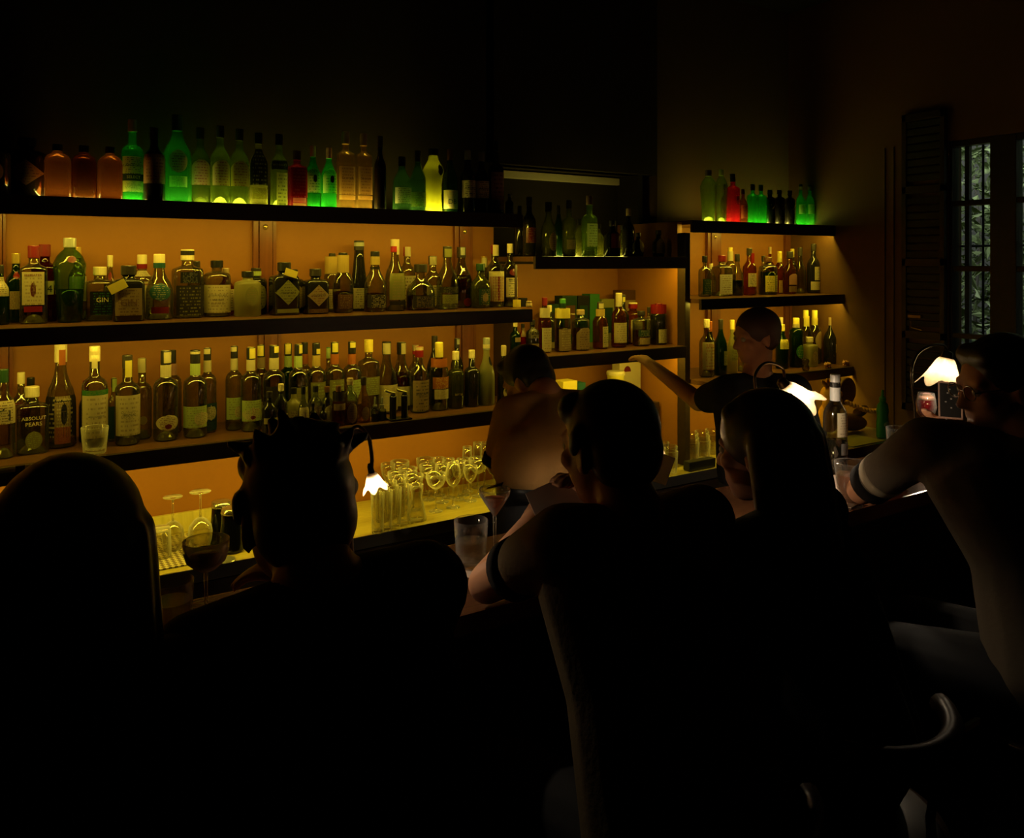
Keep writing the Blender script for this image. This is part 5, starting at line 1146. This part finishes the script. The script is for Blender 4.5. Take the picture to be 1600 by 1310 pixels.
def round_hair(bm, E, B):
    ellip(bm, E(0, -.018, .044), (.080, .095, .088), B); ellip(bm, E(0, -.046, .004), (.076, .063, .077), B); capsule(bm, E(-.042, .040, .078), E(.042, .040, .078), .032)
    capsule(bm, E(-.076, -.008, .035), E(-.078, .006, .010), .020, .012); capsule(bm, E(.076, -.008, .035), E(.078, .006, .010), .020, .012)
def tousled_hair(bm, E, B):
    round_hair(bm, E, B); rnd = random.Random(4)
    for k in range(44):
        a = rnd.uniform(0, 2 * PI); e = rnd.uniform(.62, 1.4)
        p = Vector((.086 * math.cos(a) * math.cos(e), -.018 + .095 * math.sin(a) * math.cos(e), .046 + .084 * math.sin(e))); q = p * 1.0 + Vector((rnd.gauss(0, .012), rnd.gauss(0, .012), rnd.gauss(.012, .010))) + Vector((p.x, p.y + .018, p.z - .046)).normalized() * .004
        capsule(bm, E(*p), E(*q), .014, .007)
def long_hair(down, back=.10, wide=.085):
    def f(bm, E, B):
        ellip(bm, E(0, -.016, .042), (.088, .104, .096), B); capsule(bm, E(-.040, .040, .082), E(.040, .040, .082), .028)
        for k in range(9):
            a = (k - 4) / 4.0; x = wide * math.sin(a * 1.25); y = -.016 - .085 * math.cos(a * 1.25)
            if abs(a) > .9: y += .01
            top = E(x, y, .035); m_ = E(x * 1.12, y - .012, -.10); low = E(x * (1.15 + .10 * math.sin(k * 2.3)), y - back * .3, -down + .03 * math.sin(k * 1.9))
            capsule(bm, top, m_, .030, .030); capsule(bm, m_, low, .030, .014)
    return f
def seated(head, face, hunch=(.10, -.06), hipback=.12, elb=None, hnd=None, shw=.185, body=None, seat=.80, shift=0):
    h = Vector(head); f = Vector(face).normalized(); bf = Vector(body or face); bf = Vector((bf.x, bf.y, 0)).normalized(); r = bf.cross(UP)
    nk = h - UP * hunch[0] + bf * hunch[1]
    nk = nk + r * shift * .4; hip = Vector((nk.x, nk.y, seat)) - bf * hipback + r * shift
    J = dict(head=h, face=face, neck=nk, hip=hip, shL=nk - r * shw - UP * .035, shR=nk + r * shw - UP * .035)
    e = elb or {}; q = hnd or {}
    J['elL'] = e.get('L') or nk - r * .26 + bf * .20 - UP * .18; J['elR'] = e.get('R') or nk + r * .26 + bf * .20 - UP * .18
    J['haL'] = q.get('L') or Vector(J['elL']) + bf * .10 + r * .16 + UP * .06; J['haR'] = q.get('R') or Vector(J['elR']) + bf * .10 - r * .16 + UP * .06
    for s, n in ((-1, 'L'), (1, 'R')):
        J['kn' + n] = hip + r * s * .11 + bf * .38 - UP * .02; J['ft' + n] = hip + r * s * .10 + bf * .33 - UP * .46
    return J
def el(px, py, d): return pd(px, py, d)
EB = ZB + .048                                         # elbow resting on the bar
# 1 long-haired woman, left edge
h1 = pd(106, 880, 1.00)
figure('person with long straight dark hair seen from behind, at the left edge of the bar', dict(seated(h1, (.06, 1, -.06), hunch=(.13, -.05), shw=.155, shift=-.10), hem=False), long_hair(.17, .08, .072), 'black_top', (.008, .008, .009))
# 2 tousled man
h2 = pd(463, 808, 1.20)
J2 = seated(h2, (0, 1, -.12), hunch=(.075, -.085), hipback=.16, shw=.160, shift=.02)
J2['shL'] += Vector((.0, .02, -.040)); J2['elL'] = J2['shL'] + Vector((-.04, .22, -.14)); J2['haL'] = J2['elL'] + Vector((.17, .10, .03))
figure('person with tousled short black hair seen from behind, next to the long-haired one', J2, tousled_hair, 'black_jumper', (.007, .007, .008), sleeve=.95)
# 3 man in tan tee, elbow on the bar
h3 = pd(950, 703, 1.50); e3 = onz(762, 912, EB); 
J3 = seated(h3, (-.10, 1, -.10), hunch=(.115, -.065), hipback=.14, shw=.185, elb={'L': e3, 'R': Vector((1.27, 1.47, EB))}, hnd={'L': Vector((1.00, 1.50, 1.19)), 'R': Vector((1.13, 1.43, 1.25))})
J3['shL'] = pd(884, 848, 1.41); J3['hem'] = True
figure('person in a short-sleeved olive tee, bare elbow on the bar beside the cocktail', J3, round_hair, 'olive_tee', (.20, .145, .075), sleeve=.44)
# sheets he holds
o = obj('menu_sheet', bx((-.055, -.001, -.04), (.055, .001, .04)), plain('pale_card', (.55, .42, .34), .7), loc=pd(868, 782, 1.78)); o.rotation_euler = (-.5, -.35, -.3); tag(o, 'pale pinkish menu sheet held in front of the olive tee', 'menu')
o = obj('white_card', bx((-.018, -.001, -.03), (.018, .001, .03)), paper('white', 'white'), loc=pd(1035, 733, 1.66)); o.rotation_euler = (0, .35, -.5); tag(o, 'small white card held beside the cheek of the person in olive', 'card')
# 4 dark long-haired woman
h4 = pd(1192, 706, 1.73)
figure('person with long straight dark hair, profile lit at the cheek, beside the big flower lamp', dict(seated(h4, (-.30, 1, -.10), hunch=(.12, -.055), shw=.165)), long_hair(.26, .12), 'black_blouse', (.009, .008, .008), hairmat=M_hairb)
# 5 man at the right, with phone
h5 = pd(1560, 606, 2.00)
J5 = seated(h5, (-.86, .50, -.16), hunch=(.12, -.05), hipback=.10, shw=.19, body=(-.25, 1, 0), elb={'L': onz(1346, 766, EB + .01), 'R': pd(1532, 728, 2.25)}, hnd={'L': onz(1385, 742, ZB + .06), 'R': pd(1516, 676, 2.52)})
J5['shL'] = pd(1448, 694, 2.02); J5['hem'] = True
J5['dR'] = (UP * .30 + VR * -.9 + VF * .15); J5['nR'] = VF * .8 + UP * -.55; J5['curl'] = .6
M_tr = plain('ivory_lace', (.35, .28, .18), .8)
t5, E5, O5, g5 = figure('person with short hair and glasses looking at a phone, right end of bar', J5, short_hair, 'grey_brown_shirt', (.12, .092, .062), sleeve=.66)
e, d = g5['shL'].lerp(g5['elL'], .60), (g5['elL'] - g5['shL']).normalized()
obj('lace_trim', tube(nb(), [e - O5, e + d * .006 - O5, e + d * .03 - O5], .0600, 28, [1.0, 1.04, 1.0]), M_tr, t5, smooth=True)
bm = nb()
for s in (-1, 1):
    pts = [E5(.033 * s + .024 * math.cos(a), .094, .006 + .018 * math.sin(a)) - O5 for a in [2 * PI * k / 20 for k in range(21)]]; tube(bm, pts, .0016, 6)
    tube(bm, [E5(.056 * s, .094, .010) - O5, E5(.080 * s, .0, .012) - O5], .0016, 6)
tube(bm, [E5(-.009, .095, .010) - O5, E5(.009, .095, .010) - O5], .0016, 6); obj('glasses', bm, plain('steel_wire', (.5, .46, .42), .25, .9), t5)
c5 = pd(1485, 626, 2.50); t = thing('phone', 'phone with pink case and dotted dark back held upright under the right flower lamp', 'phone', c5)
t.rotation_euler = (-.38, .0, -YAW - .45); t.scale = (.92, .92, 1.0)
obj('phone_body', bx((-.034, -.004, -.056), (.034, .004, .056), .006), plain('phone_dark', (.03, .028, .025), .25), t)
bm = nb(); 
for lo, hi in (((-.036, -.0046, -.058), (-.031, .0046, .058)), ((.031, -.0046, -.058), (.036, .0046, .058)), ((-.036, -.0046, .053), (.036, .0046, .058)), ((-.036, -.0046, -.058), (.036, .0046, -.053))): box(bm, lo, hi, .001)
obj('case_frame', bm, plain('pink_case', (.6, .36, .26), .4), t)
bm = nb()
for x, z in ((-.008, .022), (.012, .016), (.002, .004), (-.014, -.006), (.002, -.024), (.018, -.012), (-.002, .034)):
    box(bm, (x - .0025, -.0048, z - .0018), (x + .0025, -.0040, z + .0018))
obj('printed_dots', bm, plain('pale_print', (.5, .45, .4), .5), t)
# bartenders
def standing(head, face, hip, neck, shL, shR, elL, elR, haL, haR, fx):
    hip = Vector(hip); fx = Vector(fx).normalized(); r = fx.cross(UP)
    J = dict(head=head, face=face, hip=hip, neck=neck, shL=shL, shR=shR, elL=elL, elR=elR, haL=haL, haR=haR)
    for s, n in ((-1, 'L'), (1, 'R')): J['kn' + n] = hip + r * s * .10 - UP * .42 + fx * .03; J['ft' + n] = Vector((hip.x, hip.y, .085)) + r * s * .12 - fx * .02
    return J
hA = at(824, 597, 2.50)
nA = at(852, 618, 2.38)
JA = standing(hA, (-.35, .8, -.55), at(858, 800, 2.20), nA, at(800, 648, 2.36), at(925, 640, 2.28), at(790, 735, 2.42), at(955, 740, 2.40), at(808, 742, 2.66), at(930, 745, 2.62), (.1, 1, 0))
JA['hem'] = True; JA['low'] = .17; JA['elL'] = at(778, 726, 2.40)
tA, EA, OA, gA = figure('bent bartender in a tan tee with dark sleeve hems, seen from behind at the worktop', JA, short_hair, 'tan_tee', srgb(185, 142, 84), sleeve=.68)
bm = nb(); hp = gA['hip'] + UP * .095; lathe(bm, [(.192, -.02), (.194, -.018), (.194, .018), (.192, .02)], 36, dep=.66, off=hp - OA, caps=(False, False)); obj('belt', bm, plain('black_leather', (.008, .008, .008), .35), tA, smooth=True)
hB = at(1180, 528, 2.10)
nB = at(1182, 592, 2.12)
JB = standing(hB, (-.75, .25, -.10), at(1200, 800, 2.10), nB, at(1140, 612, 2.14), at(1240, 612, 2.02), at(1092, 628, 2.40), at(1275, 720, 2.12), at(1022, 574, 2.66), at(1240, 745, 2.30), (-.2, 1, 0))
JB['hip'].z = .96
figure('standing bartender in a black shirt with cropped hair, arm stretched toward the recess shelf', JB, lambda bm, E, B: (ellip(bm, E(0, -.022, .042), (.078, .088, .080), B), ellip(bm, E(0, -.045, .005), (.072, .055, .065), B)), 'black_shirt', (.014, .013, .014), hairmat=plain('brown_cropped_hair', (.06, .026, .016), .6), sleeve=.66, hd=.88)
# bar stools under the guests
M_st = plain('black_metal', (.02, .02, .02), .4, .7)
def stool(label, x, y, yaw):
    t = thing('bar_stool', label, 'stool', (x, y, 0), yaw, 'bar stools under the guests')
    obj('seat', lathe(nb(), [(.17, .64), (.185, .65), (.185, .675), (.16, .69)], 28), wood('stool_wood', (.03, .015, .008), (.06, .03, .015), .4), t, smooth=True)
    for sx in (-1, 1):
        for sy in (-1, 1): obj('leg', tube(nb(), [(.12 * sx, .12 * sy, .645), (.19 * sx, .19 * sy, 0)], .013, 10), M_st, t)
    obj('foot_ring', tube(nb(), [(.172 * math.cos(a) * 1.32, .172 * math.sin(a) * 1.32, .22) for a in [2 * PI * k / 28 for k in range(29)]], .009, 8), M_st, t)
    pts = [(.18 * math.sin(a), -.19 * math.cos(a), .90 + .0 * a) for a in [-1.0 + 2.0 * k / 12 for k in range(13)]]
    obj('backrest', tube(nb(), pts, .020, 10), wood('stool_wood', (.03, .015, .008), (.06, .03, .015), .4), t, smooth=True)
    for a in (-.8, .8): obj('back_post', tube(nb(), [(.15 * math.sin(a), -.15 * math.cos(a), .66), (.18 * math.sin(a), -.19 * math.cos(a), .90)], .009, 8), M_st, t)
for o in [o for o in bpy.data.objects if o.get('category') == 'person']:
    L_ = o['label']
    for key, lab in (('left edge', 'bar stool under the long-haired person at the left edge'), ('tousled', 'bar stool under the tousled person'), ('olive tee', 'bar stool under the person in the olive tee'), ('cheek', 'bar stool under the long-haired person by the big flower lamp'), ('glasses', 'bar stool under the person with the phone')):
        if key in L_: stool(lab, o.location.x, o.location.y, 0)
# ================================================================ daylight in the garden, camera, render look
la = bpy.data.lights.new('garden_daylight', 'AREA'); la.shape = 'RECTANGLE'; la.size = 1.0; la.size_y = 5; la.energy = 70; la.color = (.95, 1.0, .9); la.spread = math.radians(140)
o = bpy.data.objects.new('garden_daylight', la); C.objects.link(o); o.location = (4.5, 2.4, 3.5); o.rotation_euler = (0, math.radians(-50), 0)
w = bpy.data.worlds.new('night_air'); bpy.context.scene.world = w; w.use_nodes = True
w.node_tree.nodes['Background'].inputs[0].default_value = (.5, .6, .7, 1); w.node_tree.nodes['Background'].inputs[1].default_value = .004
cam = bpy.data.cameras.new('camera'); co = bpy.data.objects.new('camera', cam); C.objects.link(co)
co.location = (0, 0, H); co.rotation_euler = (PI / 2, 0, -YAW)
cam.sensor_fit = 'HORIZONTAL'; cam.sensor_width = 36; cam.lens = F / 1600 * 36; cam.shift_y = -(655 - HZ) / 1600; cam.clip_start = .02
sc = bpy.context.scene; sc.camera = co
sc.view_settings.view_transform = 'Standard'; sc.view_settings.look = 'None'; sc.view_settings.gamma = 1; sc.view_settings.exposure = 0.0; sc.view_settings.use_curve_mapping = False
cy = sc.cycles; cy.max_bounces = 8; cy.diffuse_bounces = 3; cy.glossy_bounces = 4; cy.transmission_bounces = 6; cy.transparent_max_bounces = 28
cy.sample_clamp_indirect = 3.0; cy.sample_clamp_direct = 0; cy.caustics_reflective = False; cy.caustics_refractive = False; cy.use_denoising = True
